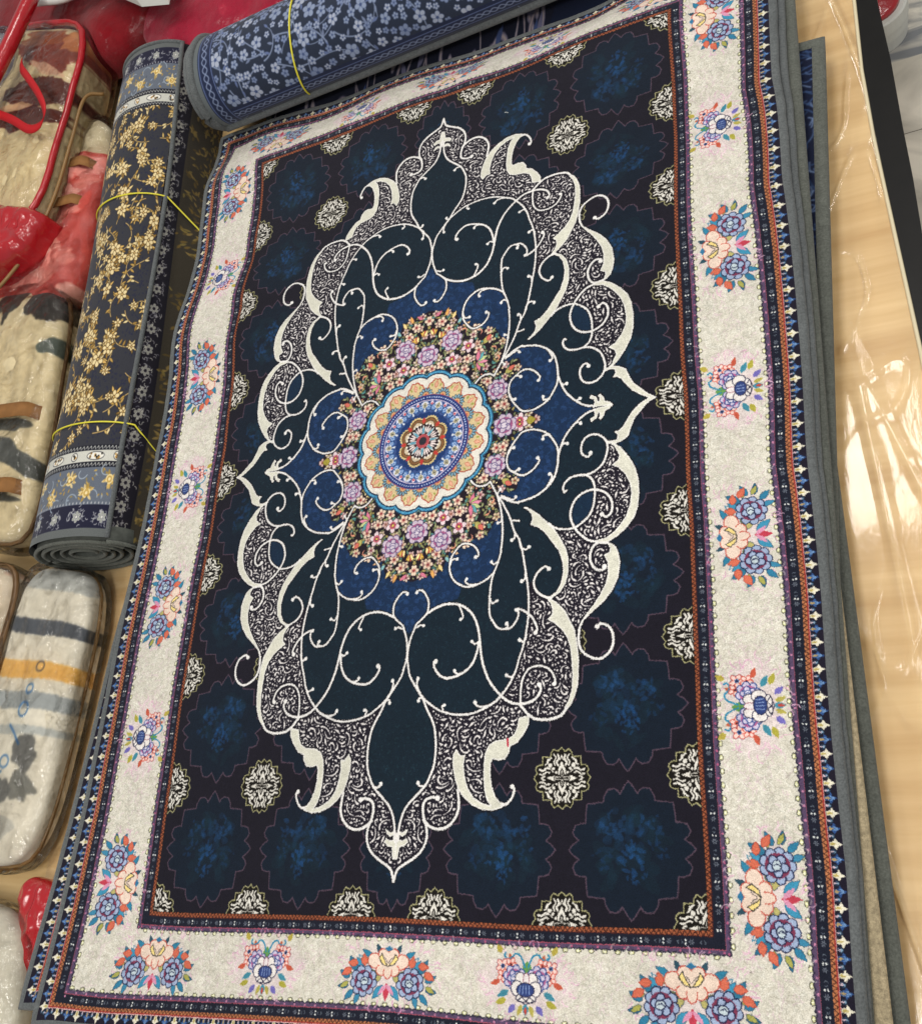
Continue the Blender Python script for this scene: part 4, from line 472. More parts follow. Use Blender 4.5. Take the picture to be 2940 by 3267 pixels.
    # white scroll ends that overlap the rosette's rim are kept by redrawing
    # --- border (distance d from the field edge, s along it)
    X,Y=np.meshgrid((np.arange(c.W)+.5)/res,(np.arange(c.H)+.5)/res)
    d=np.maximum(X-FX,Y-FY); right=(X-FX)>(Y-FY); s_=np.where(right,Y,X)
    def band(d0,d1,col):
        m=(d>=d0)&(d<d1); c.a[m]=hexc(col)
    band(0,.001,'1a1210');band(.001,.0075,'935236');band(.0075,.009,'3a1a1c')
    zz=np.abs(((s_/.0078)%1)-.5)*2
    m=(d>.001)&(d<.0075)&(np.abs((d-.001)/.0065-zz)<.22); c.a[m]=hexc('3a1d18')
    band(.009,.0245,'181b28');band(.0245,.0258,'99495a');band(.0258,.0305,'51415c')
    sc2=.0305+.0022*np.abs(np.sin(np.pi*s_/.0106)); m=(d>=.0305)&(d<.16); c.a[m]=hexc('c9c5b8')
    m=(d>=.0258)&(d<sc2+.0012); c.a[m]=hexc('2a2838'); m=(d>=.0258)&(d<sc2-.0012); c.a[m]=hexc('51415c')
    wo=.1395
    sc3=.1460-.0022*np.abs(np.sin(np.pi*s_/.0106)); m=(d>=sc3-.0012)&(d<.155); c.a[m]=hexc('2a2838'); m=(d>=sc3+.0012)&(d<.1515); c.a[m]=hexc('51415c')
    band(.1515,.1528,'99495a');band(.1528,.1695,'181b28');band(.1695,.1762,'ab6d48');
    m=(d>.1695)&(d<.1762)&(np.abs(1-(d-.1695)/.0067-zz)<.22); c.a[m]=hexc('4a2a20')
    band(.1762,.1785,'8c2f2a');band(.1785,.1797,'d9b0ae');band(.1797,.23,'1a1724')
    def place(d0,s0,side):
        return (lambda a,b:(FX+d0+b,s0+a)) if side else (lambda a,b:(s0+a,FY+d0+b))
    for side in (0,1):
        F=FX if side==0 else FY
        def Q(dd,ss): return ((FX+dd,ss) if side else (ss,FY+dd))
        for s0 in np.arange(0,F+.21,.0211):
            if s0<F+.030:
                c.ell(*Q(.0355,s0),.0030,.0045,0 if side else 1.571,'cfcf9a',('3d3c38',.0012)); c.dot(*Q(.0355,s0),.0014,'e8e8dc')
            if s0<F+.145:
                c.ell(*Q(.1410,s0),.0030,.0045,0 if side else 1.571,'cfcf9a',('3d3c38',.0012)); c.dot(*Q(.1410,s0),.0014,'e8e8dc')
            if s0<F+.026: c.dot(*Q(.0292,s0+.0105),.0018,'a8587a')
            if s0<F+.148: c.dot(*Q(.1492,s0+.0105),.0018,'b87a98')
        for (dc,lim) in ((.0168,F+.012),(.1612,F+.155)):
            for s0 in np.arange(.0085,lim,.0336):
                if s0+.0075>lim+.004: continue
                for q in (-.0024,.0024):
                    c.dot(*Q(dc+q,s0-.0083),.0016,'d3d6d2'); 
            for k,s0 in enumerate(np.arange(0.0085+.0086,lim-.004,.0336/2)):
                if k%2==0:
                    for q in range(6):
                        an=q*math.pi/3; x,y=Q(dc,s0-.0084); c.line([(x+.0016*math.cos(an),y+.0016*math.sin(an)),(x+.0036*math.cos(an),y+.0036*math.sin(an))],.0011,'9aa3ac',.8)
                else:
                    for q in (-.0022,.0022):
                        c.line([Q(dc-.0022,s0+q-.0084),Q(dc,s0+q*1.9-.0084),Q(dc+.0022,s0+q-.0084)],.0010,'7d8a94',.8)
        # star-and-bud fringe
        for k,s0 in enumerate(np.arange(0,F+.205,.0217)):
            a0=.1800; 
            if s0>F+.185: continue
            if k%2==0:
                c.poly([Q(a0,s0-.003),Q(a0,s0+.003),Q(a0+.006,s0+.0035),Q(a0+.0085,s0+.0085),Q(a0+.0125,s0+.0028),Q(a0+.0195,s0),Q(a0+.0125,s0-.0028),Q(a0+.0085,s0-.0085),Q(a0+.006,s0-.0035)],'d6d1bd')
                c.leaf(*Q(a0,s0),.010,.004,0 if side else 1.571,'a8985a')
            else:
                c.poly([Q(a0,s0-.003),Q(a0,s0+.003),Q(a0+.006,s0+.0035),Q(a0+.0085,s0+.0085),Q(a0+.0125,s0+.0028),Q(a0+.0195,s0),Q(a0+.0125,s0-.0028),Q(a0+.0085,s0-.0085),Q(a0+.006,s0-.0035)],'2c4c80')
                for q in (-.003,0,.003): c.line([Q(a0+.008,s0+q),Q(a0+.014,s0+q*.3)],.0008,'8fb0d0')
                c.leaf(*Q(a0,s0),.009,.004,0 if side else 1.571,'a08a60')
            sm=s0+.0108
            c.ell(*Q(a0+.0048,sm),.0050,.0044,0 if side else 1.571,'223247',('15131e',.0009))
            c.line([Q(a0+.001,sm),Q(a0+.006,sm)],.0022,'c9b0b8'); c.dot(*Q(a0+.0062,sm),.0015,'7d9ab0')
    # white band: tone-on-tone scrolls, then the bouquets
    m=(d>.040)&(d<.1365); ys,xs=np.nonzero(m)
    for _ in range(5200):
        j=rng.randrange(len(xs)); x,y=xs[j]/res,ys[j]/res
        c.line(curl(x,y,rng.uniform(0,6.28),rng.uniform(.008,.02),0,rng.uniform(-6,6),6),.0015,rng.choice(('aaa698','b2ae9f','dbd9cf','a7a79b','dcdad0','c9b3bb')),.55)
    mid=.0382+.0500
    for side in (0,1):
        sp=[(0,'b' if side else 'a'),(.285,'a'),(.575,'b'),(.860,'a')] if side else [(0,'a'),(.2525,'b'),(.5105,'a')]
        for s0,t_ in sp:
            P_=place(mid,s0,side)
            if side: P2=(lambda P_:(lambda a,b:P_(a,b)))(P_)
            for q in range(3): c.ell(*P_(0,0),(.088,.08,.07)[q] if not side else (.046,.042,.036)[q],(.046,.042,.036)[q] if not side else (.088,.08,.07)[q],0,'d6bfc8',None,.16)
            frills(c,P_,rng,.092 if t_=='a' else .068,.052)
            (cluster_a if t_=='a' else cluster_b)(c,P_)
    return c
def wedge(p):
    return np.r_[[(p[0][0],-.01)],p,[(-.01,p[-1][1])],[(-.01,-.01)]]
def mirror_full(q,bind,res):
    """quarter -> whole cloth, plus the plain grey binding all round"""
    top=np.concatenate([q[:,::-1],q],1); full=np.concatenate([top[::-1],top],0)
    b=int(round(bind*res)); H,W=full.shape[:2]
    o=np.empty((H+2*b,W+2*b,3),np.float32); o[:]=hexc('565a5b'); o[b:b+H,b:b+W]=full
    return o
# ================================================ helpers
def tag(o,label=None,cat=None,group=None,kind=None):
    if label:o['label']=label
    if cat:o['category']=cat
    if group:o['group']=group
    if kind:o['kind']=kind
    return o
def empty(name,loc,label,cat,group=None):
    o=bpy.data.objects.new(name,None); SC.collection.objects.link(o); o.location=loc; o.empty_display_size=.05
    return tag(o,label,cat,group)
def mesh_obj(name,verts,faces,mat,parent=None,uvs=None,smooth_=True):
    me=bpy.data.meshes.new(name); 
    if parent is not None:
        L=parent['_loc']; verts=[(v[0]-L[0],v[1]-L[1],v[2]-L[2]) for v in verts]
    me.from_pydata([tuple(map(float,v)) for v in verts],[],faces)
    if uvs is not None:
        ul=me.uv_layers.new(name='UVMap'); li=np.empty(len(me.loops),int); me.loops.foreach_get('vertex_index',li)
        ul.data.foreach_set('uv',np.asarray(uvs,np.float32)[li].ravel())
    if smooth_: me.polygons.foreach_set('use_smooth',[True]*len(me.polygons))
    me.materials.append(mat); me.update()
    o=bpy.data.objects.new(name,me); SC.collection.objects.link(o)
    if parent is not None: o.parent=parent['_obj']
    return o
def grp(name,loc,label,cat,group=None):
    return {'_obj':empty(name,loc,label,cat,group),'_loc':loc}
def sub(o,base):   # wrap a mesh part so that it can be a parent
    return {'_obj':o,'_loc':base['_loc']}
def grid_faces(nu,nv,wrap=False):
    f=[]
    for j in range(nv-1):
        for i in range(nu-1 if not wrap else nu):
            a=j*nu+i; b=j*nu+(i+1)%nu; f.append((a,b,b+nu,a+nu))
    return f
def tube(pts,r,n=8,closed=False,flat=1.0):
    pts=[Vector(p) for p in pts]; V=[];F=[]; N=len(pts); up=Vector((0,0,1))
    rr=r if hasattr(r,'__len__') else [r]*N
    for i,p in enumerate(pts):
        a=pts[(i-1)%N] if closed or i>0 else p; b=pts[(i+1)%N] if closed or i<N-1 else p
        t=(b-a).normalized(); s=t.cross(up)
        if s.length<1e-4: s=Vector((1,0,0))
        s.normalize(); u=s.cross(t).normalized()
        for k in range(n):
            an=2*math.pi*k/n; V.append(p+s*math.cos(an)*rr[i]+u*math.sin(an)*rr[i]*flat)
    for i in range(N if closed else N-1):
        for k in range(n):
            a=i*n+k;b=i*n+(k+1)%n;c=((i+1)%N)*n+(k+1)%n;d=((i+1)%N)*n+k; F.append((a,b,c,d))
    if not closed: F.append(tuple(range(n))[::-1]); F.append(tuple((N-1)*n+k for k in range(n)))
    return V,F
def spl(pts,n=6,closed=False):
    return [tuple(v) for v in smooth3(pts,n,closed)]
def smooth3(pts,n,closed):
    p=np.asarray(pts,float)
    P_=np.r_[p[-1:],p,p[:2]] if closed else np.r_[2*p[:1]-p[1:2],p,2*p[-1:]-p[-2:-1]]
    o=[]
    for i in range(1,len(P_)-2):
        a,b,c,d=P_[i-1:i+3]
        for k in range(n):
            t=k/n; o.append(.5*((2*b)+(-a+c)*t+(2*a-5*b+4*c-d)*t*t+(-a+3*b-3*c+d)*t**3))
    if not closed:o.append(p[-1])
    return np.array(o)
# ------------------------------------------------ materials
def srgb(h):
    c=[int(h[i:i+2],16)/255 for i in (0,2,4)]; return tuple(x/12.92 if x<.04045 else ((x+.055)/1.055)**2.4 for x in c)+(1,)
def mat(name,col='808080',rough=.6,spec=.5,metal=0,sheen=0,bump=None,var=None,img=None,coat=0,coord='Object',rag=None):
    m=bpy.data.materials.new(name); m.use_nodes=True; nt=m.node_tree; N=nt.nodes; L=nt.links; b=N['Principled BSDF']
    b.inputs['Roughness'].default_value=rough; b.inputs['Specular IOR Level'].default_value=spec; b.inputs['Metallic'].default_value=metal
    b.inputs['Sheen Weight'].default_value=sheen; b.inputs['Coat Weight'].default_value=coat; b.inputs['Base Color'].default_value=srgb(col)
    tc=N.new('ShaderNodeTexCoord'); src=None
    if img is not None:
        t=N.new('ShaderNodeTexImage'); t.image=img; t.interpolation='Cubic'; src=t.outputs[0]
        if rag:     # pile tufts break the outlines of the print
            nz=N.new('ShaderNodeTexNoise'); nz.inputs['Scale'].default_value=rag[0]; nz.inputs['Detail'].default_value=1; L.new(tc.outputs['Object'],nz.inputs['Vector'])
            vm=N.new('ShaderNodeVectorMath'); vm.operation='MULTIPLY_ADD'; vm.inputs[1].default_value=(rag[1],rag[1],0); L.new(nz.outputs['Color'],vm.inputs[0])
            v2=N.new('ShaderNodeVectorMath'); v2.operation='SUBTRACT'; v2.inputs[1].default_value=(rag[1]*.5,rag[1]*.5,0); L.new(tc.outputs['UV'],v2.inputs[0]); L.new(v2.outputs[0],vm.inputs[2])
            L.new(vm.outputs[0],t.inputs[0])
        else: L.new(tc.outputs['UV'],t.inputs[0])
    if var:
        for (sc,amt,det) in var:
            nz=N.new('ShaderNodeTexNoise'); nz.inputs['Scale'].default_value=sc; nz.inputs['Detail'].default_value=det; L.new(tc.outputs[coord],nz.inputs['Vector'])
            mr=N.new('ShaderNodeMapRange'); mr.inputs['From Min'].default_value=.3; mr.inputs['From Max'].default_value=.7
            mr.inputs['To Min'].default_value=1-amt; mr.inputs['To Max'].default_value=1+amt; L.new(nz.outputs[0],mr.inputs[0])
            mx=N.new('ShaderNodeMix'); mx.data_type='RGBA'; mx.blend_type='MULTIPLY'; mx.inputs[0].default_value=1
            if src is None: mx.inputs[6].default_value=srgb(col)
            else: L.new(src,mx.inputs[6])
            L.new(mr.outputs[0],mx.inputs[7]); src=mx.outputs[2]
    if src is not None: L.new(src,b.inputs['Base Color'])
    if bump:
        prev=None
        for (sc,st,dist) in bump:
            nz=N.new('ShaderNodeTexNoise'); nz.inputs['Scale'].default_value=sc; nz.inputs['Detail'].default_value=3; L.new(tc.outputs[coord],nz.inputs['Vector'])
            bp=N.new('ShaderNodeBump'); bp.inputs['Strength'].default_value=st; bp.inputs['Distance'].default_value=dist; L.new(nz.outputs[0],bp.inputs['Height'])
            if prev: L.new(prev,bp.inputs['Normal'])
            prev=bp.outputs[0]
        L.new(prev,b.inputs['Normal'])
    return m
def film_mat(name,tint='ffffff',base=.05,bump=((14,.6,.01),(60,.35,.003)),rough=.09,gain=1.,haze=0.0,stretch=(1,1,1)):
    m=bpy.data.materials.new(name); m.use_nodes=True; nt=m.node_tree; N=nt.nodes; L=nt.links; N.clear()
    out=N.new('ShaderNodeOutputMaterial'); tr=N.new('ShaderNodeBsdfTransparent'); tr.inputs[0].default_value=srgb(tint)
    gl=N.new('ShaderNodeBsdfGlossy'); gl.inputs['Roughness'].default_value=rough; gl.inputs[0].default_value=(1,1,1,1)
    tc=N.new('ShaderNodeTexCoord'); mp=N.new('ShaderNodeMapping'); mp.inputs['Scale'].default_value=stretch; L.new(tc.outputs['Object'],mp.inputs[0]); prev=None
    for sc,st,di in bump:
        nz=N.new('ShaderNodeTexNoise'); nz.inputs['Scale'].default_value=sc; nz.inputs['Detail'].default_value=3; nz.inputs['Distortion'].default_value=1.2; L.new(mp.outputs[0],nz.inputs['Vector'])
        bp=N.new('ShaderNodeBump'); bp.inputs['Strength'].default_value=st; bp.inputs['Distance'].default_value=di; L.new(nz.outputs[0],bp.inputs['Height'])
        if prev: L.new(prev,bp.inputs['Normal'])
        prev=bp.outputs[0]
    L.new(prev,gl.inputs['Normal'])
    fr=N.new('ShaderNodeFresnel'); fr.inputs[0].default_value=1.45; L.new(prev,fr.inputs['Normal'])
    ma=N.new('ShaderNodeMath'); ma.operation='MULTIPLY_ADD'; ma.inputs[1].default_value=gain; ma.inputs[2].default_value=base; ma.use_clamp=True; L.new(fr.outputs[0],ma.inputs[0])
    mx=N.new('ShaderNodeMixShader'); L.new(ma.outputs[0],mx.inputs[0]); L.new(tr.outputs[0],mx.inputs[1]); L.new(gl.outputs[0],mx.inputs[2])
    res=mx.outputs[0]
    if haze:
        df=N.new('ShaderNodeBsdfDiffuse'); df.inputs[0].default_value=(.8,.8,.78,1); m2=N.new('ShaderNodeMixShader'); m2.inputs[0].default_value=haze
        L.new(res,m2.inputs[1]); L.new(df.outputs[0],m2.inputs[2]); res=m2.outputs[0]
    L.new(res,out.inputs[0]); return m
def image_from(name,arr):
    h,w_=arr.shape[:2]; im=bpy.data.images.new(name,w_,h); px=np.ones((h,w_,4),np.float32); px[:,:,:3]=np.clip(arr[::-1],0,1)
    im.pixels.foreach_set(px.ravel()); im.update(); im.pack(); return im
GREY_BIND=mat('grey_overlock',col='5d6162',rough=.95,spec=.1,sheen=.15,var=((260,.22,3),(60,.08,4),(7,.08,2)),bump=((420,1,.002),(40,.4,.003)))
BIND_OLD=mat('grey_overlock_worn',col='5a5d57',rough=.95,spec=.1,sheen=.15,var=((260,.22,3),(60,.1,4),(7,.1,2)),bump=((420,1,.002),(40,.4,.003)))
# ================================================ setting
Z_T=-.121
wood=mat('birch_board',col='cda876',rough=.42,spec=.35)
nt=wood.node_tree; N=nt.nodes; L=nt.links; b=N['Principled BSDF']
tc=N['Texture Coordinate']; mp=N.new('ShaderNodeMapping'); mp.inputs['Scale'].default_value=(.9,13,1); L.new(tc.outputs['Object'],mp.inputs[0])
nz=N.new('ShaderNodeTexNoise'); nz.inputs['Scale'].default_value=1.6; nz.inputs['Detail'].default_value=6; nz.inputs['Roughness'].default_value=.55; L.new(mp.outputs[0],nz.inputs['Vector'])
cr=N.new('ShaderNodeValToRGB'); cr.color_ramp.elements[0].position=.3; cr.color_ramp.elements[0].color=srgb('c2a069'); cr.color_ramp.elements[1].position=.68; cr.color_ramp.elements[1].color=srgb('dcc291'); L.new(nz.outputs[0],cr.inputs[0])
L.new(cr.outputs[0],b.inputs['Base Color'])
EDGE=[(.910,1.60),(.9120,.883),(.908,.700),(.9125,.532),(.919,.410),(.940,.047),(.955,-.4),(.965,-1.7)]
def board():
    t=grp('display_table',(0,0,Z_T),'pale birch board table top with black metal edge under the rugs and packs','table')
    V=[];F=[]
    ys=[p[1] for p in EDGE]
    for (x,y) in EDGE: V+= [(x,y,Z_T),(-2.6,y,Z_T),(x,y,Z_T-.02),(-2.6,y,Z_T-.02)]
    V=[(x,2.6 if i<4 else y,z) for i,(x,y,z) in enumerate(V)]
    for i in range(len(EDGE)-1):
        a=i*4; F+=[(a,a+1,a+5,a+4),(a+2,a+6,a+7,a+3),(a,a+4,a+6,a+2),(a+1,a+3,a+7,a+5)]
    F+=[(0,2,3,1),(len(V)-4,len(V)-3,len(V)-1,len(V)-2)]
    mesh_obj('tabletop',V,F,wood,t,smooth_=False)
    blk=mat('black_frame',col='0a0908',rough=.35,spec=.25,var=((30,.3,3),))
    O=[(.950,1.60),(.9492,.878),(.9585,.690),(.9615,.508),(.9655,.408),(.9675,.265),(.985,-.4),(.995,-1.7)]
    V=[];F=[];
    for (x,y),(x2,y2) in zip(EDGE,O):
        V+=[(x+.0005,y,Z_T+.004),(x2,y,Z_T+.004),(x2,y,Z_T-.10),(x+.0005,y,Z_T-.10)]
    for i in (0,): V=[(x,2.6 if j<4 else y,z) for j,(x,y,z) in enumerate(V)]
    for i in range(len(EDGE)-1):
        a=i*4; F+=[(a,a+4,a+5,a+1),(a+1,a+5,a+6,a+2),(a+2,a+6,a+7,a+3),(a+3,a+7,a+4,a)]
    F+=[(0,1,2,3),(len(V)-1,len(V)-2,len(V)-3,len(V)-4)]
    mesh_obj('edge_frame',V,F,blk,t,smooth_=False)
    rm=mat('edge_banding',col='cfc4a4',rough=.6,bump=((200,.4,.001),))
    V,F=tube([(x-.004,y,Z_T+.001) for x,y in EDGE],.0042,6); mesh_obj('edge_strip',V,F,rm,t)
    for (x,y) in ((.90,2.4),(.93,-1.6),(-2.5,2.4),(-2.5,-1.6)):
        V,F=tube([(x,y,Z_T-.021),(x,y,-.62)],.025,10); mesh_obj('leg',V,F,blk,t)
board()
# marble floor
fm=bpy.data.materials.new('marble_floor'); fm.use_nodes=True; nt=fm.node_tree; N=nt.nodes; L=nt.links; b=N['Principled BSDF']; b.inputs['Roughness'].default_value=.22
tc=N.new('ShaderNodeTexCoord')
n1=N.new('ShaderNodeTexNoise'); n1.inputs['Scale'].default_value=3.2; n1.inputs['Detail'].default_value=8; n1.inputs['Distortion'].default_value=1.8; L.new(tc.outputs['Object'],n1.inputs['Vector'])
c1=N.new('ShaderNodeValToRGB'); e=c1.color_ramp.elements; e[0].position=.34; e[0].color=srgb('b3aea2'); e[1].position=.6; e[1].color=srgb('ece5d6'); L.new(n1.outputs[0],c1.inputs[0])
n2=N.new('ShaderNodeTexNoise'); n2.inputs['Scale'].default_value=5; n2.inputs['Detail'].default_value=9; n2.inputs['Distortion'].default_value=2.4
mp=N.new('ShaderNodeMapping'); mp.inputs['Rotation'].default_value=(0,0,.7); mp.inputs['Scale'].default_value=(.6,2.2,1); L.new(tc.outputs['Object'],mp.inputs[0]); L.new(mp.outputs[0],n2.inputs['Vector'])
c2=N.new('ShaderNodeValToRGB'); e=c2.color_ramp.elements; e[0].position=.36; e[0].color=srgb('7d8084'); e[1].position=.62; e[1].color=srgb('ddd7c9'); L.new(n2.outputs[0],c2.inputs[0])
sp=N.new('ShaderNodeSeparateXYZ'); L.new(tc.outputs['Object'],sp.inputs[0])
gt=N.new('ShaderNodeMath'); gt.operation='GREATER_THAN'; gt.inputs[1].default_value=1.155; L.new(sp.outputs[1],gt.inputs[0])
mx=N.new('ShaderNodeMix'); mx.data_type='RGBA'; L.new(gt.outputs[0],mx.inputs[0]); L.new(c1.outputs[0],mx.inputs[6]); L.new(c2.outputs[0],mx.inputs[7])
# tile joints every 0.4 m in y, 0.8 in x
def joint(sock,off,per):
    a=N.new('ShaderNodeMath'); a.operation='ADD'; a.inputs[1].default_value=off; L.new(sock,a.inputs[0])
    m_=N.new('ShaderNodeMath'); m_.operation='PINGPONG'; m_.inputs[1].default_value=per/2; L.new(a.outputs[0],m_.inputs[0])
    l=N.new('ShaderNodeMath'); l.operation='LESS_THAN'; l.inputs[1].default_value=.0012; L.new(m_.outputs[0],l.inputs[0]); return l.outputs[0]
j1=joint(sp.outputs[1],-.925,.46)
mj=N.new('ShaderNodeMix'); mj.data_type='RGBA'; L.new(j1,mj.inputs[0]); L.new(mx.outputs[2],mj.inputs[6]); mj.inputs[7].default_value=srgb('6a645a'); L.new(mj.outputs[2],b.inputs['Base Color'])
me=bpy.data.meshes.new('floor'); me.from_pydata([(-8,-8,-.62),(8,-8,-.62),(8,8,-.62),(-8,8,-.62)],[],[(0,1,2,3)]); me.materials.append(fm)
fl=bpy.data.objects.new('floor',me); SC.collection.objects.link(fl); tag(fl,'marble tiled floor beyond the black table edge',None,None,'structure')
# ================================================ rugs
RES=1300
DATA=dict(STROKES=STROKES,CRESCENTS=CRESCENTS,SIL=SIL_PTS,TEAL=TEAL_PTS,BLUE=BLUE_PTS,FLOR=FLOR_PTS,EYE=EYE_PTS)
quarter=paint_rug_quarter(RES,DATA)
BW=.0117+.004
full=mirror_full(quarter.a,BW,RES)
HW,HH=full.shape[1]/RES/2,full.shape[0]/RES/2
cc=Canvas(1,1,10,'000000'); cc.res=RES; cc.H,cc.W=full.shape[:2]; cc.a=full
cc.line([(.2114+HW,.6136+HH),(.2121+HW,.6257+HH)],.0032,'b01030')
cc.line(smooth([(.161+HW,-.7995+HH),(.165+HW,-.7985+HH),(.1697+HW,-.7947+HH)],4),.0014,'c9c8c0')
for _r0 in range(60):       # lint and dirt specks on the pale band
    random.seed(_r0+5); x=random.uniform(-.7,.7); y=random.uniform(-1.07,1.07)
    if max(abs(x)-FX,abs(y)-FY)<.04: continue
    cc.dot(x+HW,y+HH,random.uniform(.0005,.0011),'4a463c',.7)
rug_img=image_from('rug_pattern',full)
pile=mat('printed_rug_pile',img=rug_img,rag=(480,.0024),rough=.93,spec=.12,sheen=.10,var=((520,.22,2),(120,.06,2),(30,.05,3),(3.5,.06,2)),bump=((700,.55,.0012),(60,.25,.002)))
G=np.array([[int(a) for a in s.split(',')] for s in RUG_GRID.split()],float).reshape(57,27,3)/1e4
US=np.linspace(-.764,.764,27); VS=np.linspace(-1.136,1.136,57)
def cr_w(n,x0,x1,xs):
    t=(np.asarray(xs)-x0)/(x1-x0)*(n-1); t=np.clip(t,0,n-1-1e-9); i=t.astype(int); f=t-i; W=np.zeros((len(xs),n))
    for k,wt in ((-1,-.5*f+f*f-.5*f**3),(0,1-2.5*f*f+1.5*f**3),(1,.5*f+2*f*f-1.5*f**3),(2,-.5*f*f+.5*f**3)):
        j=i+k
        W_=wt
        for r in range(len(xs)):
            jj=j[r]
            if jj<0: W[r,0]+=2*W_[r]; W[r,1]-=W_[r]
            elif jj>n-1: W[r,n-1]+=2*W_[r]; W[r,n-2]-=W_[r]
            else: W[r,jj]+=W_[r]
    return W
def surf(us,vs):
    A=cr_w(27,US[0],US[-1],us); B=cr_w(57,VS[0],VS[-1],vs)
    return np.einsum('vj,jik,ui->vuk',B,G,A)
def rug(label,name,dz,xf,nu,nv,thick,facemat,bindmat,group,uvs=True,wav=0.):
    """xf(P,u,v) displaces the point of the top rug; P is (nv,nu,3)"""
    hw,hh=HW-BW,HH-BW           # printed cloth
    us=np.linspace(-hw,hw,nu); vs=np.linspace(-hh,hh,nv); P_=surf(us,vs); U_,V_=np.meshgrid(us,vs); P_=xf(P_.copy(),U_,V_); P_[:,:,2]+=dz
    base=P_[nv//2,nu//2]; t=grp(name,(float(base[0]),float(base[1]),Z_T),label,'rug',group)
    for j in range(nv):
        for i in range(nu):
            x,y,z=P_[j,i]; P_[j,i,2]+=.0016*noise.noise((x*3.1,y*3.1,dz*50))+.0012*noise.noise((x*9,y*9,dz*40))+wav*noise.noise((x*1.7,y*1.7,3+dz*60))
    uv=np.stack([(U_+HW)/(2*HW),(V_+HH)/(2*HH)],-1).reshape(-1,2)
    mesh_obj('pile_face',P_.reshape(-1,3),grid_faces(nu,nv),facemat,t,uv)
    Q_=P_.copy(); Q_[:,:,2]-=thick
    mesh_obj('backing',Q_[::3,::3].reshape(-1,3),[f[::-1] for f in grid_faces(len(us[::3]),len(vs[::3]))],bindmat,t)
    # rounded overlocked edge: profile swept round the four sides
    ring=[(0,i) for i in range(nu)]+[(j,nu-1) for j in range(1,nv)]+[(nv-1,i) for i in range(nu-2,-1,-1)]+[(j,0) for j in range(nv-2,0,-1)]
    prof=[(0,0),(.0015,.0012),(.007,.0016),(.0125,.0002),(.0155,-.0045),(.0150,-.0085),(.012,-thick),(0,-thick-.001)]
    R_=np.array([P_[j,i] for j,i in ring]); n=len(ring); V=[];
    cen=P_[nv//2,nu//2]
    for k in range(n):
        j,i=ring[k]; outx=(1 if i==nu-1 else -1 if i==0 else 0); outy=(1 if j==nv-1 else -1 if j==0 else 0)
        tx=P_[j,min(i+1,nu-1)]-P_[j,max(i-1,0)]; ty=P_[min(j+1,nv-1),i]-P_[max(j-1,0),i]
        tx/=np.linalg.norm(tx); ty/=np.linalg.norm(ty)
        o=tx*outx+ty*outy; 
        if outx and outy: o=o*.82
        up=np.cross(tx,ty); p=R_[k]
        wob=.0012*noise.noise((p[0]*30,p[1]*30,dz*90))+.0006*noise.noise((p[0]*140,p[1]*140,dz*90))
        for a,b_ in prof: V.append(p+o*(a+(wob if a>.005 else 0))+up*b_)
    m_=len(prof); F=[]
    for k in range(n):
        for q in range(m_-1): a=k*m_+q; b_=((k+1)%n)*m_+q; F.append((a,a+1,b_+1,b_))
    mesh_obj('edge_binding',V,F,bindmat,t)
    return t
def shift(P_,u,v,dx0,dy0,rot=0,dxr=None):
    return P_
# top rug
GRUG='rugs lying in a stack on the table'
rug('open navy medallion rug with ivory flower border and colourful rosette, on top of the stack','medallion_rug',0,lambda P_,u,v:P_,150,220,.0095,pile,GREY_BIND,GRUG)
def xf2(P_,u,v):
    L_=np.clip((-u-.2)/.55,0,1); d=np.interp(P_[:,:,1],[-1.14,-.98,-.74,-.61,-.27,0,1],[.062,.057,.050,.041,.018,.013,.010])
    R2=np.clip((u-.2)/.55,0,1); dr=np.interp(P_[:,:,1],[-1.14,-.8,-.17,.42,.62,.84,1.2],[.003,.004,.007,.011,.013,.014,.014])
    P_[:,:,0]+=-L_*d+R2*dr; P_[:,:,1]+=.026*np.clip((-v-.6)/.5,0,1)+np.clip((v-.5)/.5,0,1)*.012; return P_
rug('twin navy rug second in the stack, its star fringe border showing along the lower left','medallion_rug',-.0135,xf2,60,90,.0095,pile,GREY_BIND,GRUG)
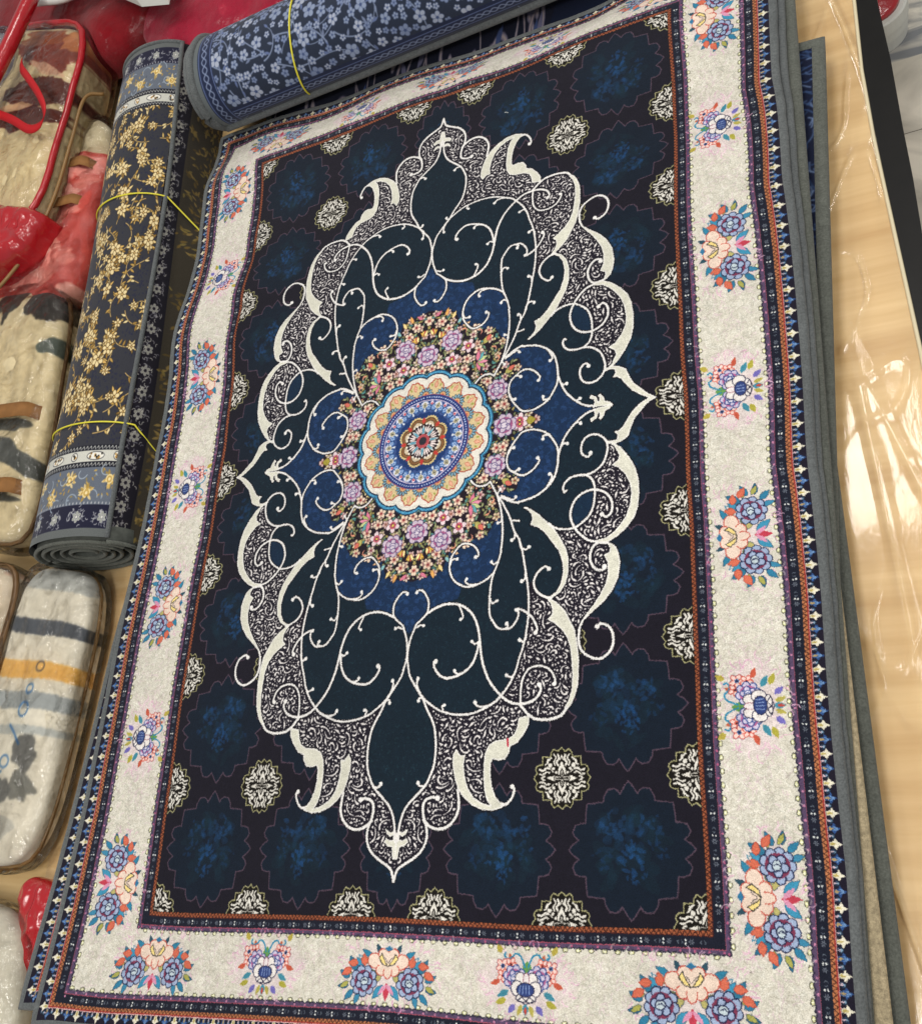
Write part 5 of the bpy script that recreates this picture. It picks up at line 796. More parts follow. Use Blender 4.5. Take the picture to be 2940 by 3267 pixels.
# lower rugs, plain rectangles of their own
def flat_rug(label,corners,z,mt,bm_,name='area_rug',under=None,wav=.0):
    """corners: near-left, near-right, far-right, far-left"""
    c=[Vector((x,y,0)) for x,y in corners]; nu,nv=40,60; V=[];uv=[]
    cx_=sum(x for x,y in corners)/4; cy_=sum(y for x,y in corners)/4
    t=grp(name,(cx_,cy_,Z_T),label,'rug',GRUG)
    P_=np.empty((nv,nu,3))
    for j in range(nv):
        for i in range(nu):
            a=i/(nu-1);b_=j/(nv-1); p=(c[0]*(1-a)+c[1]*a)*(1-b_)+(c[3]*(1-a)+c[2]*a)*b_
            # the stack sags past its far end
            tt=min(1,max(0,(p.y-.90)/.15)); P_[j,i]=(p.x,p.y,z-(z-Z_T-.014)*.75*tt*tt*(3-2*tt)+wav*noise.noise((p.x*2,p.y*2,z*70)))
            uv.append((a,b_))
    mesh_obj('pile_face',P_.reshape(-1,3),grid_faces(nu,nv),mt,t,uv)
    ring=[(0,i) for i in range(nu)]+[(j,nu-1) for j in range(1,nv)]+[(nv-1,i) for i in range(nu-2,-1,-1)]+[(j,0) for j in range(nv-2,0,-1)]
    prof=[(-.022,.0006),(-.020,.0022),(-.006,.0024),(.0,.0005),(.0035,-.004),(.003,-.008),(0,-.0105),(-.02,-.0105)]; V=[]
    rc=.02
    for k,(j,i) in enumerate(ring):
        ox=(1 if i==nu-1 else -1 if i==0 else 0); oy=(1 if j==nv-1 else -1 if j==0 else 0)
        tx=P_[j,min(i+1,nu-1)]-P_[j,max(i-1,0)]; ty=P_[min(j+1,nv-1),i]-P_[max(j-1,0),i]; tx/=np.linalg.norm(tx);ty/=np.linalg.norm(ty)
        o=tx*ox+ty*oy; up=np.cross(tx,ty)
        for a,b_ in prof:
            aa=a
            V.append(P_[j,i]+o*aa*(.8 if ox and oy and aa>0 else 1)+up*b_)
    m_=len(prof); n=len(ring); F=[(k*m_+q,k*m_+q+1,((k+1)%n)*m_+q+1,((k+1)%n)*m_+q) for k in range(n) for q in range(m_-1)]
    mesh_obj('edge_binding',V,F,bm_,t)
    return t
rr=random.Random(11)
# small-pattern navy cloth for the rotated rug and the large-scroll rug beneath the far end
def canvas_ditsy():
    c=Canvas(1.5,2.2,420,'141a30')
    for _ in range(5200):
        x,y=rr.uniform(0,1.5),rr.uniform(0,2.2); c.line(curl(x,y,rr.uniform(0,6.28),rr.uniform(.02,.045),0,rr.uniform(-4,4),5),.004,rr.choice(('4c6288','2f4468','6b7fa0','3a5078')),.8)
    return c.a
def canvas_scroll():
    c=Canvas(2.2,1.2,420,'11162a')
    for _ in range(460):
        x,y=rr.uniform(0,2.2),rr.uniform(0,1.2); P_=curl(x,y,rr.uniform(0,6.28),rr.uniform(.08,.16),rr.uniform(-1,1),rr.choice((-4,4)),9)
        c.line(P_,np.linspace(.004,.017,len(P_)),rr.choice(('8d8493','7a7488','6d6478'))); c.line(P_,np.linspace(.002,.006,len(P_)),'a79a9a')
        c.leaf(*P_[5],.045,.02,rr.uniform(0,6.28),rr.choice(('8d7e86','6b6a86','3f4f7c')))
    for _ in range(7):
        x,y=rr.uniform(.1,2.1),rr.uniform(.1,1.1); c.ell(x,y,.12,.10,0,'101a33'); 
    return c.a
ditsy=mat('small_pattern_pile',img=image_from('small_pattern',canvas_ditsy()),rough=.95,spec=.1,sheen=.1,var=((400,.12,2),),bump=((600,.4,.001),))
scroll=mat('large_scroll_pile',img=image_from('large_scroll',canvas_scroll()),rough=.95,spec=.1,sheen=.1,var=((400,.12,2),),bump=((600,.4,.001),))
jute=mat('jute_backing',col='a5977a',rough=.95,var=((160,.3,4),(700,.2,2)),bump=((500,.8,.002),))
flat_rug('navy rug third in the stack, grey edge showing at the upper right',[(-.70,-1.08),(.757,-1.05),(.803,.96),(-.66,1.02)],-.027,ditsy,BIND_OLD)
flat_rug('rug lying face down with speckled beige backing, a thin strip showing at the lower right',[(-.66,-1.35),(.786,-1.40),(.760,.30),(-.69,.40)],-.040,jute,jute)
flat_rug('small patterned navy rug turned askew, its rounded grey corner showing on the right',[(-.60,-1.02),(.72,-1.10),(.846,.752),(-.45,.86)],-.053,ditsy,BIND_OLD)
flat_rug('grey edged rug fanned out farthest to the lower right of the stack',[(-.60,-1.30),(.808,-1.40),(.776,.10),(-.62,.2)],-.066,ditsy,BIND_OLD)
flat_rug('dark rug with large grey scrolls under the blue roll behind the stack',[(-.62,-.95),(.70,-1.0),(.80,1.62),(-.66,1.62)],-.082,scroll,BIND_OLD)
flat_rug('lowest plain navy rug lying on the table under the whole stack',[(-.68,-.98),(.73,-1.0),(.77,1.0),(-.66,1.0)],-.099,ditsy,BIND_OLD)
# ================================================ rolled rugs
def canvas_roll1():
    """gold flowers on slate; x along the roll (near end at 0), y round it"""
    L_,Wd=1.56,.62; c=Canvas(L_,Wd,700,'303138'); R_=random.Random(5)
    GO=('c4a768','b08d4a','d8c594','94743a')
    for _ in range(300):           # tone-on-tone sprays
        x,y=R_.uniform(.25,1.32),R_.uniform(0,Wd)
        for k in range(9): c.leaf(x+R_.uniform(-.02,.02),y+R_.uniform(-.02,.02),.010,.005,R_.uniform(0,6.28),'23263a',None,.8)
    def bloom(x,y,r):
        for k in range(7):
            a=R_.uniform(0,6.28); c.leaf(x+r*.5*math.cos(a),y+r*.5*math.sin(a),r*1.2,r*.42,a,R_.choice(('8a6a34','c9a45e','d8bf86')),('2a2418',.0012))
        n=R_.choice((5,6)); 
        for k in range(n):
            a=k*2*math.pi/n; c.ell(x+.55*r*math.cos(a),y+.55*r*math.sin(a),.42*r,.32*r,a,'d9c696',('4a3418',.0016))
        c.dot(x,y,.25*r,'5a4220'); c.dot(x,y,.13*r,'e0c080')
    def vine(x,y,a,Ls,k1,k2):
        P_=curl(x,y,a,Ls,k1,k2,16); c.line(P_,.0036,'5a4522'); c.line(P_,.0022,'c8ab72')
        for i in range(2,16,2):
            an=R_.uniform(0,6.28); c.leaf(P_[i][0],P_[i][1],.022,.008,an,R_.choice(GO),('3a2f1a',.001))
        return P_
    seen=[(9,9)]
    for _k in range(120):       # each new vine starts where the cloth is emptiest
        x,y=max(((R_.uniform(.26,1.31),R_.uniform(0,Wd)) for _ in range(14)),key=lambda p:min((p[0]-u)**2+(p[1]-v)**2 for u,v in seen))
        P_=vine(x,y,R_.uniform(0,6.28),R_.uniform(.09,.17),R_.uniform(-3,3),R_.choice((-5,5))); seen+=P_[::2]
        for q in range(R_.choice((1,1,2,3))): bloom(P_[-1-4*q][0]+R_.uniform(-.012,.012),P_[-1-4*q][1]+R_.uniform(-.012,.012),R_.uniform(.014,.026))
        if R_.random()<.5: bloom(P_[0][0],P_[0][1],R_.uniform(.010,.016))
    def bands(m):
        X=lambda x: x if m else L_-x
        def fillx(a,b_,col):
            a,b_=sorted((X(a),X(b_))); c.a[:,max(0,int(a*700)):int(b_*700)]=hexc(col)
        fillx(.0,.022,'5a5e5e'); fillx(.022,.082,'1b1c30'); fillx(.082,.180,'5d6470'); fillx(.180,.196,'14151f'); fillx(.196,.226,'bdbdb4'); fillx(.226,.241,'14151f')
        for y in np.arange(0,Wd,.0125):
            for xs in (.188,.2335): c.line([(X(xs-.005),y),(X(xs+.004),y+.004),(X(xs-.002),y+.009)],.0022,'b9bab4')
            c.leaf(X(.082),y,.008,.004,0,'a9aab0') 
        for k,y in enumerate(np.arange(.02,Wd,.075)):     # medallions on the white strip
            c.ell(X(.211),y,.011,.030 if k%2 else .011,0,'d8d6cc',('14151f',.0016))
            for q in range(12 if k%2 else 5): c.dot(X(.211)+R_.uniform(-.007,.007),y+R_.uniform(-.022 if k%2 else -.006,.022 if k%2 else .006),.0030,R_.choice(('4a3216','b58c48','7a5a2a','1c1812')))
        for y in np.arange(.03,Wd,.085):                 # dark border: white rosettes
            x=X(.05); 
            for k in range(6): c.ell(x+.010*math.cos(k*1.047),y+.010*math.sin(k*1.047),.0050,.0042,k*1.047,'8d9088',('d0d0cc',.001))
            c.dot(x,y,.004,'c9c9c0')
            for k in range(26):
                a=R_.uniform(0,6.28);d=R_.uniform(.016,.034); c.line(curl(x+d*math.cos(a)*.8,y+d*math.sin(a),R_.uniform(0,6.28),.010,0,4,4),.0018,R_.choice(('b4b5b4','8a8c92')))
        for k,y in enumerate(np.arange(.03,Wd,.07)):       # gold roses on grey
            x=X(.13+.018*(-1)**k)
            for q in range(10):
                a=R_.uniform(0,6.28); c.leaf(x+.010*math.cos(a),y+.010*math.sin(a),.018,.008,a,R_.choice(('c9a860','d8c088','9c8040')),None,.9)
            for q in (3,2,1): c.dot(x,y,.0045*q,('e0cfa0','b59550','d9c48c')[q-1])
            for q in range(14): c.leaf(X(R_.uniform(.092,.172)),y+R_.uniform(-.03,.03),.013,.005,R_.uniform(0,6.28),R_.choice(('b8974e','8c7a4a','8b97a5','a9853c','4a505c')),None,.9)
            c.line(curl(X(.10),y+.03,.5*k,.06,2,5,8),.003,'8b97a5'); c.line(curl(X(.16),y+.01,2+.7*k,.05,-2,-5,8),.0026,'9aa6b2')
    bands(True); bands(False)
    return c.a,L_,Wd
def canvas_strip():
    """inner turn: dark border then olive-gold ground; x along, y outwards"""
    L_,Wd=1.56,.22; c=Canvas(L_,Wd,700,'15131c'); R_=random.Random(8)
    c.a[int(.085*700):]=hexc('38332a')
    for x in np.arange(.02,L_,.062):
        for k in range(6): c.ell(x+.010*math.cos(k*1.047),.042+.010*math.sin(k*1.047),.005,.004,k*1.047,'77766f',('a9a79f',.001))
        for k in range(22):
            a=R_.uniform(0,6.28);d=R_.uniform(.015,.032); c.line(curl(x+d*math.cos(a),.042+d*math.sin(a),R_.uniform(0,6.28),.011,0,4,4),.0019,R_.choice(('8a8888','66656c','a5a39a')))
    for _ in range(240):
        x,y=R_.uniform(0,L_),R_.uniform(.10,Wd)
        for q in range(4): c.leaf(x+R_.uniform(-.01,.01),y+R_.uniform(-.01,.01),.018,.007,R_.uniform(0,6.28),R_.choice(('6f5a2c','8a7440','544626','7a6a38')),None,.85)
    return c.a
A1,L1,W1=canvas_roll1()
roll1_m=mat('gold_flower_pile',img=image_from('gold_flowers',A1),rough=.9,spec=.15,sheen=.12,var=((500,.12,2),(5,.06,2)),bump=((600,.4,.001),))
strip_m=mat('dark_border_pile',img=image_from('dark_border',canvas_strip()),rough=.92,spec=.12,sheen=.1,var=((500,.12,2),),bump=((600,.4,.001),))
NEAR=(-.965,-.115); FAR=(-.985,1.44); RA,RB=.165,.103; ZC=Z_T+.104
def r1(s,th,k=1.,dz=0.):
    """point on the first roll; s 0..1 from near end, th in degrees"""
    xc=NEAR[0]+(FAR[0]-NEAR[0])*s+.012*math.sin(s*5); y=NEAR[1]+(FAR[1]-NEAR[1])*s
    a=math.radians(th); ra=RA*k*(1-.10*s)*(1+.02*math.sin(s*9)); rb=RB*k*(1-.05*math.sin(s*3.1))
    return (xc+ra*math.cos(a),y,ZC+RB*0+rb*math.sin(a)+dz)
t=grp('rolled_rug',(-1.0,.66,Z_T),'rolled slate rug with gold flowers lying left of the stack, tied with yellow twine','rolled rug','rolled rugs')
ns,nt_=110,50; V=[];uv=[]
for j in range(nt_):
    th=215-(215-36)*j/(nt_-1)
    for i in range(ns):
        s=i/(ns-1); p=list(r1(s,th)); p[2]+=.002*noise.noise((s*12,th*.04,1)); V.append(p); uv.append((s,j/(nt_-1)))
mesh_obj('pile_face',V,grid_faces(ns,nt_),roll1_m,t,uv)
V,F=tube([r1(i/60,35+4*math.sin(i*.12),1.0,.001) for i in range(61)],.0062,8); mesh_obj('edge_binding',V,F,GREY_BIND,t)
# the turn beneath: runs out from under the flap down to the table
V=[];uv=[];nq=26
for j in range(nq):
    q=j/(nq-1)
    for i in range(ns):
        s=i/(ns-1)
        p0=Vector(r1(s,44,.97)); p1=Vector(r1(s,5,.985)); pe=Vector((-.735-.10*min(1,max(0,(p0.y-.80)/.15)),p0.y,Z_T+.012-.009*min(1,max(0,(p0.y-.80)/.15))))
        if q<.45: a=44-39*q/.45; p=Vector(r1(s,a,.985))
        else:
            w_=(q-.45)/.55; p=p1.lerp(pe,w_); p.z-=.018*math.sin(w_*math.pi); p=Vector((p.x,p.y,max(p.z,Z_T+.004)))
        V.append(p); uv.append((s,1-q*.98))
mesh_obj('inner_turn',V,grid_faces(ns,nq),strip_m,t,uv)
# coil at the near end
pts=[];rad=[]
turns=5.2; n=260
for i in range(n):
    q=i/(n-1); th=36-360*turns*q*1.0; k=1.-.158*turns*q*.98+.0
    k*=1+.035*noise.noise((q*22,3,1))+.02*math.sin(q*40); xx=NEAR[0]+RA*k*math.cos(math.radians(th)); zz=ZC+RB*max(k,.05)*.97*math.sin(math.radians(th))
    pts.append((xx,q,zz,k))
V=[];F=[]
for i,(x,q,z,k) in enumerate(pts):
    y=NEAR[1]+.010*noise.noise((q*9,2,2))+.02*(1-k)*.6
    V+=[(x,y-.010,z),(x*1+(NEAR[0]-x)*.052,y-.010,z+(ZC-z)*.075),(x*1+(NEAR[0]-x)*.052,y+.03,z+(ZC-z)*.075),(x,y+.03,z)]
for i in range(n-1):
    a=i*4; F+=[(a,a+1,a+5,a+4),(a+1,a+2,a+6,a+5),(a,a+4,a+7,a+3)]
coil=mat('coil_edges',col='4d504c',rough=.95,spec=.1,var=((60,.2,3),),bump=((400,.5,.001),)); mesh_obj('coil',V,F,coil,t)
# coil outer lips as rounded binding
P_=[(x,NEAR[1]-.010+.010*noise.noise((q*9,2,2))+.012*(1-k),z) for x,q,z,k in pts]
V,F=tube(P_,[.0052+.0014*noise.noise((i*.15,5,5)) for i in range(len(P_))],6); mesh_obj('edge_binding',V,F,BIND_OLD,t)
# closing dark core
# far-end lip
V,F=tube([r1(1,215-179*i/40) for i in range(41)],.006,6); mesh_obj('edge_binding',V,F,GREY_BIND,t)
twine=mat('yellow_twine',col='d8cf3c',rough=.5,spec=.4)
def twine_at(s,ds):
    P_=[]
    for i in range(50):
        q=i/49; th=205-175*q; p=list(r1(s+ds*q,th,1.0)); o=.004
        a=math.radians(th); p[0]+=o*math.cos(a); p[2]+=o*math.sin(a); P_.append(p)
    for i in range(1,14): 
        q=i/13; p=Vector(P_[49]).lerp(Vector((-.775,P_[49][1]-.09,Z_T+.045)),q); P_.append(tuple(p))
    return P_
for s,ds in ((.66,-.02),(.205,-.015)):
    V,F=tube(twine_at(s,ds),.0022,6); o=mesh_obj('twine',V,F,twine); tag(o,'yellow twine tied round the gold flowered roll at its far half' if s>.5 else 'yellow twine tied round the gold flowered roll at its near half','twine','yellow twine ties')
# second roll: blue with pale blossoms
def canvas_roll2():
    L_,Wd=1.5,.52; c=Canvas(L_,Wd,700,'232b3c'); R_=random.Random(21)
    def sprig(x,y,a,Ls): 
        P_=curl(x,y,a,Ls,R_.uniform(-2,2),R_.choice((-3,3)),12); c.line(P_,np.linspace(.0045,.002,13),'707c96'); return P_
    for _ in range(90):
        x,y=R_.uniform(0,L_),R_.uniform(.03,Wd-.03); P_=sprig(x,y,R_.uniform(0,6.28),R_.uniform(.1,.2))
        for q in range(3,13,3): c.leaf(P_[q][0],P_[q][1],.02,.007,R_.uniform(0,6.28),R_.choice(('66718c','56648a')))
    pl=[]
    for _ in range(6000):
        r=R_.choice((.021,.018,.015,.012,.010,.009)); x,y=R_.uniform(0,L_),R_.uniform(.05,Wd-.05)
        if any((x-a)**2+(y-b_)**2<(r+q)**2*.86 for a,b_,q in pl): continue
        pl.append((x,y,r)); col=R_.choice(('8f98ac','7e8aa3','9aa1b2','6f7c9a')); ro=R_.uniform(0,6.28)
        for k in range(5):
            a=ro+k*1.2566; c.ell(x+.56*r*math.cos(a),y+.56*r*math.sin(a),.42*r,.36*r,a,col,('4b5878',.0011))
        c.dot(x,y,.22*r,'3c4b70')
    for y0 in (.04,Wd-.04):
        c.a[int((y0-.035)*700):int((y0+.018)*700)]=hexc('1c2540')
        for ph in (0,math.pi):
            P_=[(x,y0-.008+.007*math.sin(x*150+ph)) for x in np.arange(0,L_,.004)]; c.line(P_,.0036,'707c98')
        for d in (-.020,.012): c.line([(0,y0+d-.004),(L_,y0+d-.004)],.003,'56648a')
    x0=.045; c.a[:,int(.022*700):int(.07*700)]=hexc('1c2540')
    for ph in (0,math.pi):
        P_=[(x0+.008*math.sin(y*150+ph),y) for y in np.arange(0,Wd,.004)]; c.line(P_,.0036,'707c98')
    for d in (.026,.066): c.line([(d,0),(d,Wd)],.003,'56648a')
    c.a[:,:int(.022*700)]=hexc('5a6062')
    return c.a
roll2_m=mat('blue_blossom_pile',img=image_from('blue_blossoms',canvas_roll2()),rough=.9,spec=.15,sheen=.15,var=((500,.1,2),(4,.06,2)),bump=((600,.4,.001),))
X0,X1=-.735,.76; YC,RY,RZ=1.252,.135,.108; ZB=-.088; ZC2=ZB+RZ
def r2(s,th,k=1.):
    a=math.radians(th); x=X0+(X1-X0)*s; yc=YC+.02*s*0
    return (x,yc+RY*k*math.cos(a),ZC2+RZ*k*math.sin(a))
t=grp('rolled_rug',(0,YC,ZB),'rolled blue rug with pale blossoms lying across the far end, tied with twine','rolled rug','rolled rugs')
V=[];uv=[];nt2=44
for j in range(nt2):
    th=212-(j/(nt2-1))*250
    for i in range(100):
        s=i/99; V.append(r2(s,th+2.5*math.sin(s*5)*(1-j/(nt2-1)))); uv.append((s,j/(nt2-1)))
mesh_obj('pile_face',V,grid_faces(100,nt2),roll2_m,t,uv)
th_e=212
V,F=tube([r2(i/60,th_e+2.5*math.sin(i/12),1.02) for i in range(61)],.0115,8); mesh_obj('edge_binding',V,F,GREY_BIND,t)
V=[]
for j in range(14):
    for i in range(60): V.append(r2(i/59,222+j*6,.95))
mesh_obj('inner_turn',V,[f[::-1] for f in grid_faces(60,14)],BIND_OLD,t)
pts=[];n=240;turns=4.5
for i in range(n):
    q=i/(n-1); th=th_e+360*turns*q; k=max(.06,.985-.195*turns*q); pts.append((q,RY*k*math.cos(math.radians(th)),RZ*k*math.sin(math.radians(th)),k))
V=[];F=[]
for q,y,z,k in pts:
    x=X0+.012*noise.noise((q*8,1,7))+.035*(1-k)**1.0
    V+=[(x,YC+y,ZC2+z),(x,YC+y*.93,ZC2+z*.92),(x+.03,YC+y*.93,ZC2+z*.92),(x+.03,YC+y,ZC2+z)]
for i in range(n-1):
    a=i*4; F+=[(a,a+4,a+5,a+1),(a+1,a+5,a+6,a+2),(a,a+3,a+7,a+4)]
mesh_obj('coil',V,F,coil,t)
for kk,off in ((1.0,-.004),(.93,-.022)):
    V,F=tube([(X0+off,YC+RY*kk*math.cos(math.radians(a)),ZC2+RZ*kk*math.sin(math.radians(a))) for a in range(-50,262,8)],.011,8); mesh_obj('edge_binding',V,F,GREY_BIND,t)
V,F=tube([tuple(Vector(r2(.205+.02*math.sin(math.radians(a)),a,1.0))+Vector((0,.003*math.cos(math.radians(a)),.003*math.sin(math.radians(a))))) for a in range(-50,232,6)],.0024,6)
o=mesh_obj('twine',V,F,twine); tag(o,'yellow twine tied round the blue blossom roll near its left end','twine','yellow twine ties')
# ================================================ packed blankets
def puffy(quad,z0,z1,p=3.2,nz_=(3,.012),n=26,grow=0.,seed=0,crease=0.):
    """rounded cushion over a quad footprint; returns verts, faces, uvs"""
    V=[];F=[];UV=[];idx={}
    q=[Vector((x,y)) for x,y in quad]; cen=sum(q,Vector((0,0)))/4
    def add(x,y,z):
        key=(round(x,5),round(y,5),round(z,5))
        if key in idx: return idx[key]
        m=max(abs(x),abs(y),abs(z)); l=(abs(x)**p+abs(y)**p+abs(z)**p)**(1/p); s=m/l*(1+grow)
        X,Y,Z=x*s,y*s,z*s
        a=(X+1)/2;b_=(Y+1)/2; P_=(q[0]*(1-a)+q[1]*a)*(1-b_)+(q[3]*(1-a)+q[2]*a)*b_
        zz=z0+(z1-z0)*(Z+1)/2
        nn=noise.noise((P_.x*nz_[0]+seed,P_.y*nz_[0],zz*nz_[0]))+.5*noise.noise((P_.x*nz_[0]*2.3,P_.y*nz_[0]*2.3+seed,zz*nz_[0]*2))
        if crease: nn+=crease*(abs(noise.noise((P_.x*nz_[0]*1.6+9,P_.y*nz_[0]*1.6,seed)))*-2+.6)
        d=nz_[1]*nn; side=max(0,abs(Z)); 
        r=Vector((P_.x-cen.x,P_.y-cen.y)); r=r.normalized() if r.length>1e-6 else r
        V.append((P_.x+r.x*d*(1-side),P_.y+r.y*d*(1-side),max(z0,zz+(d*2.0*side if Z>0 else 0)))); UV.append((min(1,max(0,a)),min(1,max(0,b_)))); idx[key]=len(V)-1; return idx[key]
    g=[-1+2*i/n for i in range(n+1)]
    for ax in range(3):
        for sg in (-1,1):
            for i in range(n):
                for j in range(n):
                    c=[]
                    for a,b_ in ((i,j),(i+1,j),(i+1,j+1),(i,j+1)):
                        v=[0,0,0]; v[ax]=sg; v[(ax+1)%3]=g[a]; v[(ax+2)%3]=g[b_]; c.append(add(*v))
                    F.append(tuple(c) if sg>0 else tuple(c[::-1]))
    return V,F,UV
def pack(label,quad,z0,z1,canvas,film='clear',piping=None,pr=.006,group='packed blankets',p=3.4,nz_=(5,.008),seed=0,rough=.95,crease=.0,pip_h=.72,name='blanket_pack'):
    cx_=sum(x for x,y in quad)/4; cy_=sum(y for x,y in quad)/4
    t=grp(name,(cx_,cy_,z0),label,'blanket pack',group)
    bm_=mat(name+'_plush',img=image_from('blanket_print',canvas),rough=rough,spec=.1,sheen=.25,var=((60,.08,4),(9,.08,3)),bump=((160,.4,.002),(14,.5,.012)))
    V,F,UV=puffy(quad,z0+.004,z1-.004,p,nz_,26,-.03,seed,crease); mesh_obj('blanket',V,F,bm_,t,UV)
    V,F,UV=puffy(quad,z0+.001,z1,p*1.15,(nz_[0]*2.2,nz_[1]*.55),40,0.015,seed+4,.8); mesh_obj('plastic_cover',V,F,FILM[film],t,UV)
    if piping:
        q=[Vector((x,y)) for x,y in quad]; pts=[]
        for k in range(48):
            a=2*math.pi*k/48; c_,s_=math.cos(a),math.sin(a); l=(abs(c_)**5+abs(s_)**5)**(1/5); X,Y=c_/l*.97,s_/l*.97
            u_,v_=(X+1)/2,(Y+1)/2; P_=(q[0]*(1-u_)+q[1]*u_)*(1-v_)+(q[3]*(1-u_)+q[2]*u_)*v_
            pts.append((P_.x,P_.y,z0+(z1-z0)*pip_h+.004*noise.noise((P_.x*9,P_.y*9,2))))
        V,F=tube(pts,pr,8,True); mesh_obj('piping',V,F,piping,t)
    return t
FILM={'clear':film_mat('clear_vinyl',base=.0,bump=((11,.9,.02),(45,.5,.004)),rough=.10,gain=.9,haze=.0),
      'soft':film_mat('soft_poly',base=.0,bump=((9,.5,.02),(50,.3,.004)),rough=.22,gain=.3,haze=.0),
      'thin':film_mat('thin_poly',base=.0,bump=((16,1,.02),(80,.7,.004)),rough=.08,gain=.9,haze=.0)}
R9=random.Random(9)
def mottled(w_,h_,base,res=260): return Canvas(w_,h_,res,base)
# pack with stripes and pen marks
c=mottled(.36,.78,'cfc8b6')
for y0,y1,col in ((.02,.075,'a7a9a4'),(.155,.195,'3e434b'),(.265,.310,'d6a24e'),(.345,.388,'8b8f8f'),(.43,.452,'a3a6a1')):
    c.poly([(xx,y0+.004*math.sin(xx*19)+R9.uniform(-.002,.002)) for xx in np.arange(-.01,.38,.006)]+[(xx,y1+.004*math.sin(xx*17)+R9.uniform(-.002,.002)) for xx in np.arange(.37,-.02,-.006)],col,.92)
for x,y,rx,ry,a,col in ((.10,.50,.06,.03,0,'a4a5a0'),(.26,.50,.045,.04,.4,'5a5a56'),(.27,.575,.045,.035,.3,'67665f'),(.19,.60,.055,.035,2.2,'5c5c58'),(.06,.66,.03,.03,0,'6a6a66'),(.22,.68,.05,.03,0,'aba99f'),(.04,.755,.06,.03,0,'c99a55'),(.15,.77,.06,.02,0,'c08a48')): blob(c,x,y,rx,ry,a,col,R9)
INK='0f4f94'
def pen(P_,w_=.0038,col=INK): c.line(smooth(P_,6),w_,col)
ring_=lambda x,y,r,ry=None:[(x+r*math.cos(a),y+(ry or r)*math.sin(a)) for a in np.linspace(-1.9,4.4,14)]
pen(ring_(.225,.275,.016,.013),col='33343c'); pen(ring_(.215,.335,.014,.012)); pen(ring_(.215,.388,.020,.018)); pen([(.175,.43),(.205,.45),(.235,.475)],.0044)
pen(ring_(.195,.52,.018,.015)); pen([(.19,.545),(.17,.55),(.165,.565),(.18,.575)]); pen([(.10,.595),(.13,.585),(.15,.60),(.14,.63),(.11,.655),(.15,.67),(.20,.70)],.004)
pen([(.07,.665),(.10,.655),(.12,.67),(.11,.69),(.09,.70)]); pen([(.09,.70),(.12,.71),(.11,.735),(.08,.74)]); pen([(.08,.75),(.11,.745),(.10,.765),(.09,.77),(.17,.757)])
brown=mat('brown_piping',col='6b4f30',rough=.4,spec=.5)
clearp=mat('amber_seam',col='8a6a40',rough=.3,spec=.5)
pack('blanket pack with grey and yellow stripes and blue pen marks, beside the open table gap',[(-1.33,-.86),(-.975,-.86),(-.915,-.17),(-1.20,-.09)],Z_T+.002,-.01,c.a,'clear',clearp,.0045,p=4.2,seed=3,pip_h=.45)
# front-left pack with red trim
c=mottled(.4,.5,'c4bfae')
for x,y,rx,ry,a,col in ((.12,.06,.1,.05,.3,'6b655a'),(.28,.10,.07,.04,.8,'3e3a36'),(.30,.22,.04,.05,0,'4a4d48'),(.15,.27,.2,.022,.1,'55584f'),(.33,.36,.012,.1,.5,'4a3a2a')): blob(c,x,y,rx,ry,a,col,R9)
red_v=mat('red_vinyl',col='a8101c',rough=.25,spec=.6,bump=((20,.5,.01),),coat=.4)
t=pack('cream and grey blanket pack with glossy red trim at the lower left corner',[(-1.42,-1.50),(-.915,-1.50),(-.902,-.925),(-1.42,-.91)],Z_T+.002,.03,c.a,'clear',None,p=3.0,seed=6)
V,F,_=puffy([(-.960,-1.09),(-.895,-1.07),(-.855,-.885),(-1.03,-.860)],Z_T+.004,-.030,3.4,(14,.006),34,0,3,.8); mesh_obj('side_panel',V,F,red_v,t)
# far-left narrow pack, pink green
c=mottled(.3,.7,'cfc0a8')
for _ in range(16): blob(c,R9.uniform(0,.3),R9.uniform(0,.7),.05,.03,R9.uniform(0,3),R9.choice(('d6cdb8','8c9058','c9a58c','b59a84')),R9,.85)
pack('pinkish beige blanket pack with olive print and brown piping, at the left picture edge',[(-1.55,-.62),(-1.215,-.52),(-1.17,-.12),(-1.50,-.08)],Z_T+.002,.035,c.a,'clear',brown,.008,seed=12,p=3.6)
# cream pack with black patches and brown straps
c=mottled(.42,.9,'cdbd97')
for x,y,rx,ry,a,col in ((.20,.05,.05,.10,.3,'1a1512'),(.33,.09,.075,.075,.2,'17120f'),(.40,.25,.05,.028,0,'3d4742'),(.30,.52,.08,.018,0,'3a3c38'),(.33,.62,.10,.035,.4,'3c4040'),(.28,.75,.09,.016,0,'34342f'),(.22,.84,.07,.014,.7,'38362f'),(.10,.3,.06,.12,0,'d9cba8')): blob(c,x,y,rx,ry,a,col,R9)
c.ell(.26,.05,.012,.09,.3-1.57+1.57,'cdbd97')
t=pack('cream blanket pack with black patches and two brown straps, left of the gold flowered roll',[(-1.62,.02),(-1.155,-.10),(-1.20,.74),(-1.62,.80)],Z_T+.002,.045,c.a,'clear',brown,.006,p=4.,seed=20,pip_h=.6)
strap=mat('brown_strap',col='8a6138',rough=.7,spec=.2,bump=((300,.5,.002),),var=((40,.12,3),))
